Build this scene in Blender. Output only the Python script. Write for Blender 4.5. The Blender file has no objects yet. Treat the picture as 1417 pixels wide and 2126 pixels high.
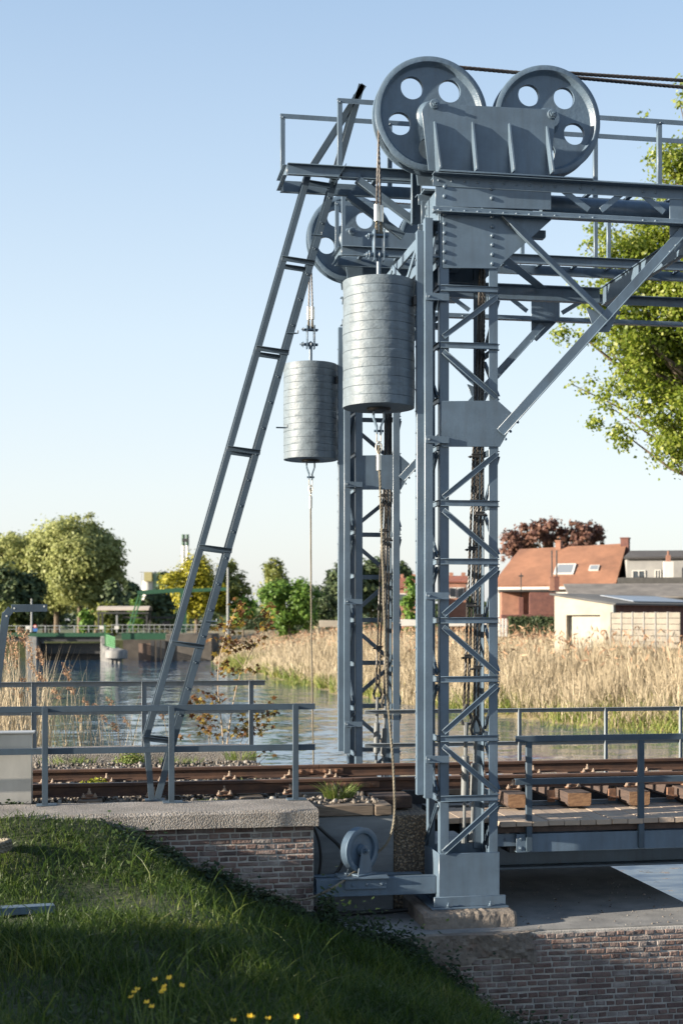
import bpy, bmesh, math, random
import numpy as np
from mathutils import Vector as V, Matrix
from mathutils.geometry import tessellate_polygon
R = math.radians
S = bpy.context.scene
COL = S.collection
random.seed(7)
# ------------------------------------------------------------------ camera, sky, sun, exposure
EYE = 3.6; TH = R(9.9); F = 2850.0; CX = 708.5; HZ = 1285.0
cam = bpy.data.cameras.new('camera'); camo = bpy.data.objects.new('camera', cam); COL.objects.link(camo)
camo.location = (0, 0, EYE); camo.rotation_euler = (R(90), 0, -TH)
cam.sensor_fit = 'VERTICAL'; cam.sensor_height = 36.0; cam.lens = 36.0*F/2126.0
cam.shift_y = (HZ-1063.0)/2126.0
cam.clip_start = 0.1; cam.clip_end = 6000
cam.dof.use_dof = True; cam.dof.focus_distance = 14.3; cam.dof.aperture_fstop = 2.3
S.camera = camo
SUN_EL = 14.0; SUN_AZ = 9.0      # degrees: height, and how far in front of -X
w = bpy.data.worlds.new('World'); S.world = w; w.use_nodes = True
nt = w.node_tree; bg = nt.nodes['Background']
sky = nt.nodes.new('ShaderNodeTexSky'); sky.sky_type = 'NISHITA'; sky.sun_disc = False
sky.sun_elevation = R(SUN_EL); sky.sun_rotation = R(270-SUN_AZ)
sky.air_density = 1.0; sky.dust_density = 1.6; sky.ozone_density = 1.0
wtc = nt.nodes.new('ShaderNodeTexCoord'); wsp = nt.nodes.new('ShaderNodeSeparateXYZ'); wrp = nt.nodes.new('ShaderNodeValToRGB'); wmx = nt.nodes.new('ShaderNodeMix')
wmx.data_type = 'RGBA'; wmx.inputs[0].default_value = 0.78; wmx.clamp_result = False
nt.links.new(wtc.outputs['Generated'], wsp.inputs[0]); nt.links.new(wsp.outputs[2], wrp.inputs[0])
SKYC = [(0.0, (2.66,2.72,2.80)), (0.09, (2.58,2.74,2.88)), (0.2, (2.22,2.58,2.92)), (0.31, (1.72,2.18,2.72)), (0.43, (1.22,1.72,2.42)), (1.0, (0.40,0.72,1.35))]
while len(wrp.color_ramp.elements) < len(SKYC): wrp.color_ramp.elements.new(0.5)
for e_, (p_, c_) in zip(wrp.color_ramp.elements, SKYC): e_.position = p_; e_.color = (*c_, 1)
nt.links.new(sky.outputs[0], wmx.inputs[6]); nt.links.new(wrp.outputs[0], wmx.inputs[7])
nt.links.new(wmx.outputs[2], bg.inputs[0]); bg.inputs[1].default_value = 0.115
sl = bpy.data.lights.new('sun', 'SUN'); sl.energy = 5.0; sl.angle = R(0.5); sl.color = (1.0, 0.89, 0.73)
so = bpy.data.objects.new('sun', sl); COL.objects.link(so)
sd = V((-math.cos(R(SUN_EL))*math.cos(R(SUN_AZ)), -math.cos(R(SUN_EL))*math.sin(R(SUN_AZ)), math.sin(R(SUN_EL))))
so.rotation_euler = sd.to_track_quat('Z', 'Y').to_euler(); so.location = (-20, -5, 20)
S.view_settings.view_transform = 'Standard'; S.view_settings.look = 'None'
S.view_settings.exposure = 1.55; S.view_settings.gamma = 1.0
S.render.engine = 'CYCLES'
S.cycles.max_bounces = 6; S.cycles.transparent_max_bounces = 6
S.cycles.use_denoising = True

# ------------------------------------------------------------------ from a point in the photograph to a place in the world
def at(px, py, d):            # depth d along the view axis
    t = (px-CX)/F
    return V((d*(math.sin(TH)+t*math.cos(TH)), d*(math.cos(TH)-t*math.sin(TH)), EYE-(py-HZ)*d/F))
def aY(px, py, Y):            # on the plane y = Y
    X = Y*math.tan(TH+math.atan((px-CX)/F))
    d = X*math.sin(TH)+Y*math.cos(TH)
    return V((X, Y, EYE-(py-HZ)*d/F))
def xz(px, py, Y):
    p = aY(px, py, Y); return (p.x, p.z)

# ------------------------------------------------------------------ materials
MATS = {}
def nodes(m): return m.node_tree.nodes, m.node_tree.links
def mat(name, col, rough=0.5, var=0.0, vscale=4.0, bump=0.0, bscale=20.0, metal=0.0, spec=0.5, col2=None, stretch=(1,1,1), bdist=0.01, detail=6, ramp=(0.35,0.68)):
    m = bpy.data.materials.new(name); m.use_nodes = True; N, L = nodes(m)
    b = N['Principled BSDF']; b.inputs['Base Color'].default_value = (*col, 1)
    b.inputs['Roughness'].default_value = rough; b.inputs['Metallic'].default_value = metal
    b.inputs['Specular IOR Level'].default_value = spec
    tc = N.new('ShaderNodeTexCoord'); mp = N.new('ShaderNodeMapping'); mp.inputs['Scale'].default_value = stretch
    L.new(tc.outputs['Object'], mp.inputs[0])
    if var or col2:
        n = N.new('ShaderNodeTexNoise'); n.inputs['Scale'].default_value = vscale; n.inputs['Detail'].default_value = detail; n.inputs['Roughness'].default_value = 0.65
        L.new(mp.outputs[0], n.inputs['Vector'])
        r = N.new('ShaderNodeValToRGB'); c2 = col2 or tuple(c*(1-var) for c in col); c1 = col if col2 else tuple(min(1, c*(1+var)) for c in col)
        r.color_ramp.elements[0].color = (*c2, 1); r.color_ramp.elements[1].color = (*c1, 1)
        r.color_ramp.elements[0].position = ramp[0]; r.color_ramp.elements[1].position = ramp[1]
        L.new(n.outputs['Fac'], r.inputs[0]); L.new(r.outputs[0], b.inputs['Base Color'])
    if bump:
        n2 = N.new('ShaderNodeTexNoise'); n2.inputs['Scale'].default_value = bscale; n2.inputs['Detail'].default_value = 5
        L.new(mp.outputs[0], n2.inputs['Vector'])
        bp = N.new('ShaderNodeBump'); bp.inputs['Strength'].default_value = bump; bp.inputs['Distance'].default_value = bdist
        L.new(n2.outputs['Fac'], bp.inputs['Height']); L.new(bp.outputs[0], b.inputs['Normal'])
    MATS[name] = m; return m
def island(name, ramp, rough=0.6, trans=0.0, bump=0.0, bscale=40, spec=0.3, nz=0.0, nscale=1.0):
    """colour picked per loose piece (leaf, blade, brick, stone) from a ramp"""
    m = bpy.data.materials.new(name); m.use_nodes = True; N, L = nodes(m)
    b = N['Principled BSDF']; b.inputs['Roughness'].default_value = rough; b.inputs['Specular IOR Level'].default_value = spec
    g = N.new('ShaderNodeNewGeometry'); r = N.new('ShaderNodeValToRGB')
    e = r.color_ramp.elements
    while len(e) < len(ramp): e.new(0.5)
    for i, (p, c) in enumerate(ramp): e[i].position = p; e[i].color = (*c, 1)
    fac = g.outputs['Random Per Island']
    tc = N.new('ShaderNodeTexCoord')
    if nz:
        n = N.new('ShaderNodeTexNoise'); n.inputs['Scale'].default_value = nscale; n.inputs['Detail'].default_value = 4
        L.new(tc.outputs['Object'], n.inputs['Vector'])
        mx = N.new('ShaderNodeMix'); mx.inputs[0].default_value = nz
        mr = N.new('ShaderNodeMapRange'); mr.inputs[1].default_value = 0.32; mr.inputs[2].default_value = 0.68
        L.new(n.outputs['Fac'], mr.inputs[0])
        L.new(fac, mx.inputs[2]); L.new(mr.outputs[0], mx.inputs[3]); fac = mx.outputs[0]
    L.new(fac, r.inputs[0]); L.new(r.outputs[0], b.inputs['Base Color'])
    if bump:
        n2 = N.new('ShaderNodeTexNoise'); n2.inputs['Scale'].default_value = bscale; n2.inputs['Detail'].default_value = 6
        L.new(tc.outputs['Object'], n2.inputs['Vector'])
        bp = N.new('ShaderNodeBump'); bp.inputs['Strength'].default_value = bump; bp.inputs['Distance'].default_value = 0.012
        L.new(n2.outputs['Fac'], bp.inputs['Height']); L.new(bp.outputs[0], b.inputs['Normal'])
    if trans:
        t = N.new('ShaderNodeBsdfTranslucent'); L.new(r.outputs[0], t.inputs['Color'])
        ms = N.new('ShaderNodeMixShader'); ms.inputs[0].default_value = trans
        L.new(b.outputs[0], ms.inputs[1]); L.new(t.outputs[0], ms.inputs[2])
        L.new(ms.outputs[0], N['Material Output'].inputs['Surface'])
    MATS[name] = m; return m

PAINT = mat('blue_grey_paint', (0.093, 0.134, 0.180), 0.35, var=0.17, vscale=2.2, bump=0.25, bscale=55, bdist=0.004)
WEIGHT = mat('thick_grey_paint', (0.128, 0.160, 0.188), 0.50, spec=0.35, var=0.14, vscale=7, bump=0.7, bscale=30, bdist=0.007, stretch=(1,1,1.6))
CAST = mat('painted_cast_iron', (0.092, 0.136, 0.186), 0.40, var=0.12, vscale=4, bump=0.5, bscale=26, bdist=0.006)
ALGAE = mat('rope_tan', (0.165, 0.145, 0.108), 0.8, var=0.3, vscale=8, bump=0.3, bscale=200)
DARKROPE = mat('greased_rope', (0.045, 0.038, 0.032), 0.45, var=0.4, vscale=14)
TOPROPE = mat('steel_rope', (0.07, 0.06, 0.055), 0.5, var=0.3, vscale=14)
FERRULE = mat('bright_metal', (0.62, 0.60, 0.55), 0.32, metal=0.7, var=0.1)
BLACK = mat('black_rubber', (0.015, 0.015, 0.016), 0.5)
DARKIRON = mat('dark_iron', (0.035, 0.035, 0.036), 0.55, var=0.3, vscale=12)
GREYROD = mat('grey_rod', (0.13, 0.14, 0.145), 0.45, var=0.25, vscale=9)
RUST = mat('rusty_rail', (0.085, 0.042, 0.024), 0.75, col2=(0.042, 0.022, 0.016), vscale=10, stretch=(0.5,1,1), bump=0.3, bscale=80, bdist=0.004)
RAILTOP = mat('worn_rail_head', (0.20, 0.11, 0.07), 0.45, col2=(0.10, 0.055, 0.035), vscale=6, stretch=(0.2,1,1))
CHAIR = mat('rusty_fastening', (0.22, 0.11, 0.06), 0.7, col2=(0.09, 0.05, 0.035), vscale=30)
BOLT = mat('pale_bolt', (0.25, 0.19, 0.145), 0.55, var=0.3, vscale=30)
WOOD = mat('weathered_timber', (0.20, 0.155, 0.115), 0.85, col2=(0.085, 0.065, 0.05), vscale=5, stretch=(1,14,14), bump=0.5, bscale=8, bdist=0.006)
SLEEPER = mat('dark_sleeper_timber', (0.085, 0.055, 0.042), 0.85, col2=(0.04, 0.028, 0.024), vscale=4, stretch=(14,1,14), bump=0.5, bscale=8, bdist=0.006)
SLEND = mat('sawn_sleeper_end', (0.36, 0.21, 0.11), 0.8, col2=(0.17, 0.09, 0.05), vscale=9, stretch=(1,1,3.5), bump=0.4, bscale=20)
PLANK = island('deck_plank', [(0, (0.30, 0.235, 0.185)), (0.5, (0.38, 0.30, 0.235)), (1, (0.34, 0.265, 0.20))], 0.8, bump=0.3, bscale=30, nz=0.25, nscale=4)
DKWOOD = mat('dark_plank_edge', (0.075, 0.05, 0.04), 0.85, var=0.3, vscale=9, bump=0.4, bscale=20)
CONC = mat('smooth_concrete', (0.25, 0.245, 0.235), 0.9, col2=(0.14, 0.14, 0.14), vscale=2.2, bump=0.35, bscale=40, bdist=0.006)
PANEL = mat('grey_concrete_panel', (0.20, 0.218, 0.232), 0.9, col2=(0.13, 0.143, 0.155), vscale=3, stretch=(0.6,1,3), bump=0.3, bscale=60, bdist=0.004)
MORTAR = mat('pale_mortar', (0.48, 0.45, 0.41), 0.95, col2=(0.30, 0.28, 0.255), vscale=5, bump=0.8, bscale=60, bdist=0.008)
BRICK = island('weathered_brick', [(0, (0.070, 0.056, 0.054)), (0.3, (0.13, 0.088, 0.078)), (0.55, (0.185, 0.120, 0.100)), (0.8, (0.165, 0.132, 0.122)), (1, (0.31, 0.275, 0.25))], 0.9, bump=0.9, bscale=38, nz=0.3, nscale=6)
ALU = mat('dull_aluminium', (0.52, 0.50, 0.46), 0.42, metal=0.55, var=0.12, vscale=2.5, stretch=(1,1,0.4))
GREENP = mat('green_paint', (0.012, 0.062, 0.030), 0.5, var=0.15)
GREENL = mat('pale_green_paint', (0.07, 0.19, 0.085), 0.5, var=0.15)
BARK = mat('tree_bark', (0.17, 0.125, 0.085), 0.9, col2=(0.07, 0.055, 0.04), vscale=3, bump=0.5, bscale=10)
SOIL = mat('dark_soil', (0.045, 0.052, 0.018), 0.95, col2=(0.022, 0.032, 0.010), vscale=3, bump=0.8, bscale=14, bdist=0.03)
PALESTEEL = mat('galvanised_grey', (0.24, 0.25, 0.25), 0.5, var=0.1)
PAINT2 = mat('weathered_grey_paint', (0.17, 0.195, 0.215), 0.5, var=0.10, vscale=3)
PAINT3 = mat('dark_slate_paint', (0.054, 0.079, 0.106), 0.45, spec=0.3, var=0.17, vscale=2.2, bump=0.25, bscale=55, bdist=0.004)
WHITE = mat('white_render', (0.50, 0.485, 0.455), 0.8, var=0.06)
def aggregate(name, base, stones, scale, depth):
    m = bpy.data.materials.new(name); m.use_nodes = True; N, L = nodes(m); b = N['Principled BSDF']; b.inputs['Roughness'].default_value = 0.88
    tc = N.new('ShaderNodeTexCoord'); v = N.new('ShaderNodeTexVoronoi'); v.inputs['Scale'].default_value = scale
    L.new(tc.outputs['Object'], v.inputs['Vector'])
    r = N.new('ShaderNodeValToRGB'); e = r.color_ramp.elements
    sep = N.new('ShaderNodeSeparateColor'); L.new(v.outputs['Color'], sep.inputs[0])
    while len(e) < len(stones): e.new(0.5)
    for i, c in enumerate(stones): e[i].position = i/(len(stones)-1); e[i].color = (*c, 1)
    L.new(sep.outputs[0], r.inputs[0])
    mr = N.new('ShaderNodeMapRange'); mr.inputs[1].default_value = 0.30; mr.inputs[2].default_value = 0.62
    L.new(v.outputs['Distance'], mr.inputs[0])
    mx = N.new('ShaderNodeMix'); mx.data_type = 'RGBA'; L.new(mr.outputs[0], mx.inputs[0]); L.new(r.outputs[0], mx.inputs[6]); mx.inputs[7].default_value = (*base, 1)
    n = N.new('ShaderNodeTexNoise'); n.inputs['Scale'].default_value = 2.0; n.inputs['Detail'].default_value = 5; L.new(tc.outputs['Object'], n.inputs['Vector'])
    mr2 = N.new('ShaderNodeMapRange'); mr2.inputs[1].default_value = 0.3; mr2.inputs[2].default_value = 0.7; mr2.inputs[3].default_value = 0.65; mr2.inputs[4].default_value = 1.15
    L.new(n.outputs['Fac'], mr2.inputs[0])
    mu = N.new('ShaderNodeMix'); mu.data_type = 'RGBA'; mu.blend_type = 'MULTIPLY'; mu.inputs[0].default_value = 1
    L.new(mx.outputs[2], mu.inputs[6]); L.new(mr2.outputs[0], mu.inputs[7]); L.new(mu.outputs[2], b.inputs['Base Color'])
    bp = N.new('ShaderNodeBump'); bp.invert = True; bp.inputs['Strength'].default_value = 1.0; bp.inputs['Distance'].default_value = depth
    L.new(v.outputs['Distance'], bp.inputs['Height']); L.new(bp.outputs[0], b.inputs['Normal'])
    MATS[name] = m; return m
AGG = aggregate('exposed_aggregate', (0.215, 0.20, 0.185), [(0.19,0.155,0.13),(0.31,0.275,0.24),(0.42,0.39,0.355),(0.24,0.19,0.145),(0.11,0.10,0.092)], 64, 0.009)
PEBBLE = aggregate('pebbledash', (0.10, 0.085, 0.07), [(0.22,0.15,0.09),(0.33,0.25,0.16),(0.13,0.09,0.06),(0.40,0.33,0.24),(0.2,0.16,0.12)], 42, 0.016)
def rusty_plinth():
    m = mat('rust_stained_concrete', (0.235, 0.20, 0.165), 0.9, col2=(0.12, 0.10, 0.085), vscale=5, bump=0.9, bscale=26, bdist=0.02)
    N, L = nodes(m); b = N['Principled BSDF']; old = b.inputs['Base Color'].links[0].from_socket
    tc = N.new('ShaderNodeTexCoord'); n = N.new('ShaderNodeTexNoise'); n.inputs['Scale'].default_value = 2.6; n.inputs['Detail'].default_value = 7
    L.new(tc.outputs['Object'], n.inputs['Vector']); mr = N.new('ShaderNodeMapRange'); mr.inputs[1].default_value = 0.60; mr.inputs[2].default_value = 0.78; mr.inputs[4].default_value = 0.7
    L.new(n.outputs['Fac'], mr.inputs[0]); mx = N.new('ShaderNodeMix'); mx.data_type = 'RGBA'; L.new(mr.outputs[0], mx.inputs[0])
    L.new(old, mx.inputs[6]); mx.inputs[7].default_value = (0.22, 0.095, 0.045, 1); L.new(mx.outputs[2], b.inputs['Base Color']); return m
PLINTH = rusty_plinth()
def bloom(m):
    N, L = nodes(m); b = N['Principled BSDF']; old = b.inputs['Base Color'].links[0].from_socket
    tc = N.new('ShaderNodeTexCoord'); n = N.new('ShaderNodeTexNoise'); n.inputs['Scale'].default_value = 1.7; n.inputs['Detail'].default_value = 8; n.inputs['Roughness'].default_value = 0.75
    L.new(tc.outputs['Object'], n.inputs['Vector']); mr = N.new('ShaderNodeMapRange'); mr.inputs[1].default_value = 0.50; mr.inputs[2].default_value = 0.72; mr.inputs[4].default_value = 0.75
    L.new(n.outputs['Fac'], mr.inputs[0]); mx = N.new('ShaderNodeMix'); mx.data_type = 'RGBA'; L.new(mr.outputs[0], mx.inputs[0])
    L.new(old, mx.inputs[6]); mx.inputs[7].default_value = (0.34, 0.31, 0.29, 1); L.new(mx.outputs[2], b.inputs['Base Color'])
bloom(BRICK)

def grime(m, rust=(0.10, 0.055, 0.035), amount=0.55, streak=0.30):
    """dirt runs down the paint and a few rust freckles"""
    N, L = nodes(m); b = N['Principled BSDF']; old = b.inputs['Base Color'].links[0].from_socket; tc = N.new('ShaderNodeTexCoord')
    mp = N.new('ShaderNodeMapping'); mp.inputs['Scale'].default_value = (1, 1, 0.10); L.new(tc.outputs['Object'], mp.inputs[0])
    n = N.new('ShaderNodeTexNoise'); n.inputs['Scale'].default_value = 16; n.inputs['Detail'].default_value = 4; L.new(mp.outputs[0], n.inputs['Vector'])
    mr = N.new('ShaderNodeMapRange'); mr.inputs[1].default_value = 0.45; mr.inputs[2].default_value = 0.75; mr.inputs[4].default_value = streak; L.new(n.outputs['Fac'], mr.inputs[0])
    mx = N.new('ShaderNodeMix'); mx.data_type = 'RGBA'; L.new(mr.outputs[0], mx.inputs[0]); L.new(old, mx.inputs[6]); mx.inputs[7].default_value = (0.055, 0.062, 0.068, 1)
    n2 = N.new('ShaderNodeTexNoise'); n2.inputs['Scale'].default_value = 9; n2.inputs['Detail'].default_value = 9; n2.inputs['Roughness'].default_value = 0.7; L.new(tc.outputs['Object'], n2.inputs['Vector'])
    m2 = N.new('ShaderNodeMapRange'); m2.inputs[1].default_value = 0.66; m2.inputs[2].default_value = 0.74; m2.inputs[4].default_value = amount; L.new(n2.outputs['Fac'], m2.inputs[0])
    my = N.new('ShaderNodeMix'); my.data_type = 'RGBA'; L.new(m2.outputs[0], my.inputs[0]); L.new(mx.outputs[2], my.inputs[6]); my.inputs[7].default_value = (*rust, 1); L.new(my.outputs[2], b.inputs['Base Color'])
for m_ in (PAINT, PAINT2, PAINT3, CAST): grime(m_)
grime(WEIGHT, (0.13, 0.115, 0.10), 0.5, 0.35)

# ------------------------------------------------------------------ mesh helpers
class MB:
    def __init__(s): s.v = []; s.f = []
    def add(s, vs, fs):
        o = len(s.v); s.v += [tuple(p) for p in vs]; s.f += [tuple(i+o for i in f) for f in fs]; return s
    def hexa(s, c, a, b, d):      # centre and three half axes
        c, a, b, d = V(c), V(a), V(b), V(d)
        if a.cross(b).dot(d) < 0: a, b = b, a
        vs = [c+x*a+y*b+z*d for z in (-1,1) for y in (-1,1) for x in (-1,1)]
        return s.add(vs, [(0,2,3,1),(4,5,7,6),(0,1,5,4),(2,6,7,3),(0,4,6,2),(1,3,7,5)])
    def box(s, x0, x1, y0, y1, z0, z1):
        return s.hexa(((x0+x1)/2,(y0+y1)/2,(z0+z1)/2), ((x1-x0)/2,0,0), (0,(y1-y0)/2,0), (0,0,(z1-z0)/2))
    def bar(s, p, q, wa, wb, na):  # rectangular bar, width wa along na
        p, q = V(p), V(q); d = q-p; u = d.normalized(); na = V(na); na = (na-u*na.dot(u)).normalized(); nb = u.cross(na)
        return s.hexa((p+q)/2, d/2, na*wa/2, nb*wb/2)
    def angle(s, p, q, n1, n2, w=0.08, t=0.009, w2=None):   # L section, corner on p-q
        p, q = V(p), V(q); d = q-p; u = d.normalized(); n1 = V(n1); n1 = (n1-u*n1.dot(u)).normalized(); n2 = V(n2); n2 = (n2-u*n2.dot(u)-n1*n2.dot(n1)).normalized()
        w2 = w2 or w; c = (p+q)/2
        s.hexa(c+n1*w/2+n2*t/2, d/2, n1*w/2, n2*t/2)
        return s.hexa(c+n2*(t+w2)/2+n1*t/2, d/2, n2*(w2-t)/2, n1*t/2)
    def channel(s, p, q, w, fl, n, t=0.008):       # web of width w, flanges going fl along n
        p, q = V(p), V(q); d = q-p; u = d.normalized(); n = V(n); n = (n-u*n.dot(u)).normalized(); b = u.cross(n); c = (p+q)/2
        s.hexa(c, d/2, b*w/2, n*t/2)
        for k in (-1, 1): s.hexa(c+b*k*(w/2-t/2)+n*(t/2+fl/2), d/2, n*fl/2, b*t/2)
        return s
    def prism(s, pts, n, th):      # flat polygon (3d points) given thickness th along n
        n = V(n).normalized()*th; m = len(pts); pts = [V(p) for p in pts]
        nr = V((0,0,0))
        for i in range(m): nr += pts[i].cross(pts[(i+1) % m])
        if nr.dot(n) < 0: pts = pts[::-1]
        return s.add(pts+[p+n for p in pts], [tuple(range(m))[::-1], tuple(range(m, 2*m))]+[(i, (i+1) % m, (i+1) % m+m, i+m) for i in range(m)])
    def plateY(s, pp, Y, th):      # polygon of (x, z) standing on the plane y = Y, thickness towards -y
        return s.prism([(x, Y, z) for x, z in pp], (0,-1,0), th)
    def tube(s, pts, r, n=8, caps=True):
        pts = [V(p) for p in pts]; k = len(pts); rr = r if isinstance(r, (list, tuple)) else [r]*k
        t0 = (pts[1]-pts[0]).normalized(); a = V((0,0,1)) if abs(t0.z) < 0.9 else V((1,0,0)); nrm = t0.cross(a).normalized(); vs = []; fs = []
        for i, p in enumerate(pts):
            t = (pts[min(i+1,k-1)]-pts[max(i-1,0)]).normalized(); nrm = (nrm-t*nrm.dot(t)).normalized(); b = t.cross(nrm)
            for j in range(n): th = 2*math.pi*j/n; vs.append(p+(nrm*math.cos(th)+b*math.sin(th))*rr[i])
        for i in range(k-1):
            for j in range(n): fs.append((i*n+j, i*n+(j+1) % n, (i+1)*n+(j+1) % n, (i+1)*n+j))
        if caps: fs.append(tuple(range(n))[::-1]); fs.append(tuple((k-1)*n+j for j in range(n)))
        return s.add(vs, fs)
    def rope(s, pts, r, pitch=0.16, strands=3, per=7, n=5):
        pts = [V(p) for p in pts]; seg = [(pts[i+1]-pts[i]).length for i in range(len(pts)-1)]; L = sum(seg); m = max(2, int(L/pitch*per))
        out = []; i = 0; acc = 0
        for k in range(m+1):
            x = L*k/m
            while i < len(seg)-1 and x > acc+seg[i]: acc += seg[i]; i += 1
            out.append(pts[i].lerp(pts[i+1], min(1, (x-acc)/max(seg[i],1e-6))))
        for q in range(strands):
            t0 = (out[1]-out[0]).normalized(); a = V((0,0,1)) if abs(t0.z) < 0.9 else V((1,0,0)); nr = t0.cross(a).normalized(); path = []
            for k, p in enumerate(out):
                t = (out[min(k+1,m)]-out[max(k-1,0)]).normalized(); nr = (nr-t*nr.dot(t)).normalized(); b = t.cross(nr)
                ph = 2*math.pi*(q/strands+L*k/m/pitch); path.append(p+(nr*math.cos(ph)+b*math.sin(ph))*r*0.5)
            s.tube(path, r*0.56, n)
        return s
    def lathe(s, prof, c, axis, n=32, closed=False):     # prof: (radius, along)
        c = V(c); ax = V(axis).normalized(); a = V((0,0,1)) if abs(ax.z) < 0.9 else V((1,0,0)); u = ax.cross(a).normalized(); v = ax.cross(u); k = len(prof); vs = []; fs = []
        for r, h in prof:
            for j in range(n): th = 2*math.pi*j/n; vs.append(c+ax*h+(u*math.cos(th)+v*math.sin(th))*r)
        for i in range(k if closed else k-1):
            i2 = (i+1) % k
            for j in range(n): fs.append((i*n+j, i2*n+j, i2*n+(j+1) % n, i*n+(j+1) % n))
        if not closed:
            if prof[0][0] > 1e-5: fs.append(tuple(range(n)))
            if prof[-1][0] > 1e-5: fs.append(tuple((k-1)*n+j for j in range(n))[::-1])
        return s.add(vs, fs)
    def dome(s, c, n, r=0.024, h=0.021): return s.lathe([(r, 0), (r*0.92, h*0.45), (r*0.6, h*0.85), (r*0.02, h)], c, n, 10)
    def hexbolt(s, c, n, r=0.02, h=0.018, washer=True):
        if washer: s.lathe([(r*1.5, 0), (r*1.5, h*0.25)], c, n, 16)
        return s.lathe([(r, h*0.25), (r, h), (r*0.45, h), (r*0.45, h*1.7)], c, n, 6)
    def sphere(s, c, r, n=8, squash=(1,1,1)):
        c = V(c); vs = []; fs = []
        for i in range(n+1):
            a = math.pi*i/n
            for j in range(2*n): b = math.pi*j/n; vs.append(c+V((r*squash[0]*math.sin(a)*math.cos(b), r*squash[1]*math.sin(a)*math.sin(b), r*squash[2]*math.cos(a))))
        for i in range(n):
            for j in range(2*n): fs.append((i*2*n+j, (i+1)*2*n+j, (i+1)*2*n+(j+1) % (2*n), i*2*n+(j+1) % (2*n)))
        return s.add(vs, fs)
    def build(s, name, m, parent=None, smooth=35, bevel=0.0):
        o = V((0,0,0))
        q = parent
        while q is not None: o = o+q.location; q = q.parent
        me = bpy.data.meshes.new(name); me.from_pydata([V(p)-o for p in s.v], [], s.f); me.update()
        if smooth: me.shade_smooth(); me.set_sharp_from_angle(angle=R(smooth))
        ob = bpy.data.objects.new(name, me); COL.objects.link(ob)
        if m: me.materials.append(m)
        if parent: ob.parent = parent
        if bevel:
            b = ob.modifiers.new('bevel', 'BEVEL'); b.width = bevel; b.segments = 1; b.limit_method = 'ANGLE'; b.angle_limit = R(50); b.harden_normals = False
        return ob
def npmesh(name, verts, faces, m, parent=None, smooth=False):
    """verts (n,3); faces (k,3) or (k,4) array"""
    o = np.zeros(3); q = parent
    while q is not None: o = o+np.array(q.location); q = q.parent
    verts = np.asarray(verts, dtype=np.float32)-o.astype(np.float32); faces = np.asarray(faces, dtype=np.int32); k = faces.shape[1]
    me = bpy.data.meshes.new(name); me.vertices.add(len(verts)); me.vertices.foreach_set('co', verts.ravel())
    me.loops.add(faces.size); me.loops.foreach_set('vertex_index', faces.ravel())
    me.polygons.add(len(faces)); me.polygons.foreach_set('loop_start', np.arange(0, faces.size, k, dtype=np.int32)); me.update(calc_edges=True)
    if smooth: me.shade_smooth()
    me.materials.append(m); ob = bpy.data.objects.new(name, me); COL.objects.link(ob)
    if parent: ob.parent = parent
    return ob
def tag(o, label, cat, group=None, kind=None):
    if label: o['label'] = label
    if cat: o['category'] = cat
    if group: o['group'] = group
    if kind: o['kind'] = kind
    return o
def thing(name, label, cat, loc=(0,0,0), group=None):
    o = bpy.data.objects.new(name, None); COL.objects.link(o); o.location = loc; o.empty_display_size = 0.3
    return tag(o, label, cat, group)
def struct(o): o['kind'] = 'structure'; return o
def dup(o, parent=None, loc=None, label=None):
    c = o.copy(); COL.objects.link(c)
    if parent: c.parent = parent
    if loc is not None: c.location = loc
    if label: c['label'] = label
    for ch in list(o.children): dup(ch, c)
    return c

# ================================================================== SETTING: water, land, banks
def vnoise(x, y, s=1.0, seed=0):
    """cheap smooth noise"""
    x = np.asarray(x)*s; y = np.asarray(y)*s
    return (np.sin(x*1.7+seed*1.3+1.1*np.sin(y*1.3+seed))+np.sin(y*2.1+seed*2.1+1.3*np.sin(x*0.9-seed))+0.6*np.sin(x*3.9+y*3.1+seed))/2.6
PX = [-60, -6, -1.5, 0.0, 0.3, 1.28, 2.16, 2.9, 3.6, 4.6, 6.0, 12.0]
PZ = [1.9, 1.74, 1.70, 1.62, 1.46, 0.90, 0.58, 0.34, -0.26, -0.85, -1.5, -2.2]
def bankz(X, Y):
    z = np.interp(np.asarray(X)-0.085*np.clip(13.0-np.asarray(Y), 0, 7), PX, PZ)
    z = np.minimum(z, np.interp(Y, [11.6, 12.6, 13.3, 13.75], [1.22, 1.27, 1.50, 1.66])+0*z)
    return z+0.045*vnoise(X, Y, 1.1, 2)+0.02*vnoise(X, Y, 3.7, 5)
def grid(name, xs, ys, fz, m):
    X, Y = np.meshgrid(xs, ys); Z = fz(X, Y); nx, ny = len(xs), len(ys)
    v = np.stack([X.ravel(), Y.ravel(), Z.ravel()], 1); i = np.arange(nx-1)[None, :]+np.arange(ny-1)[:, None]*nx
    f = np.stack([i, i+1, i+1+nx, i+nx], -1).reshape(-1, 4)
    return npmesh(name, v, f, m, smooth=True)
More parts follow.
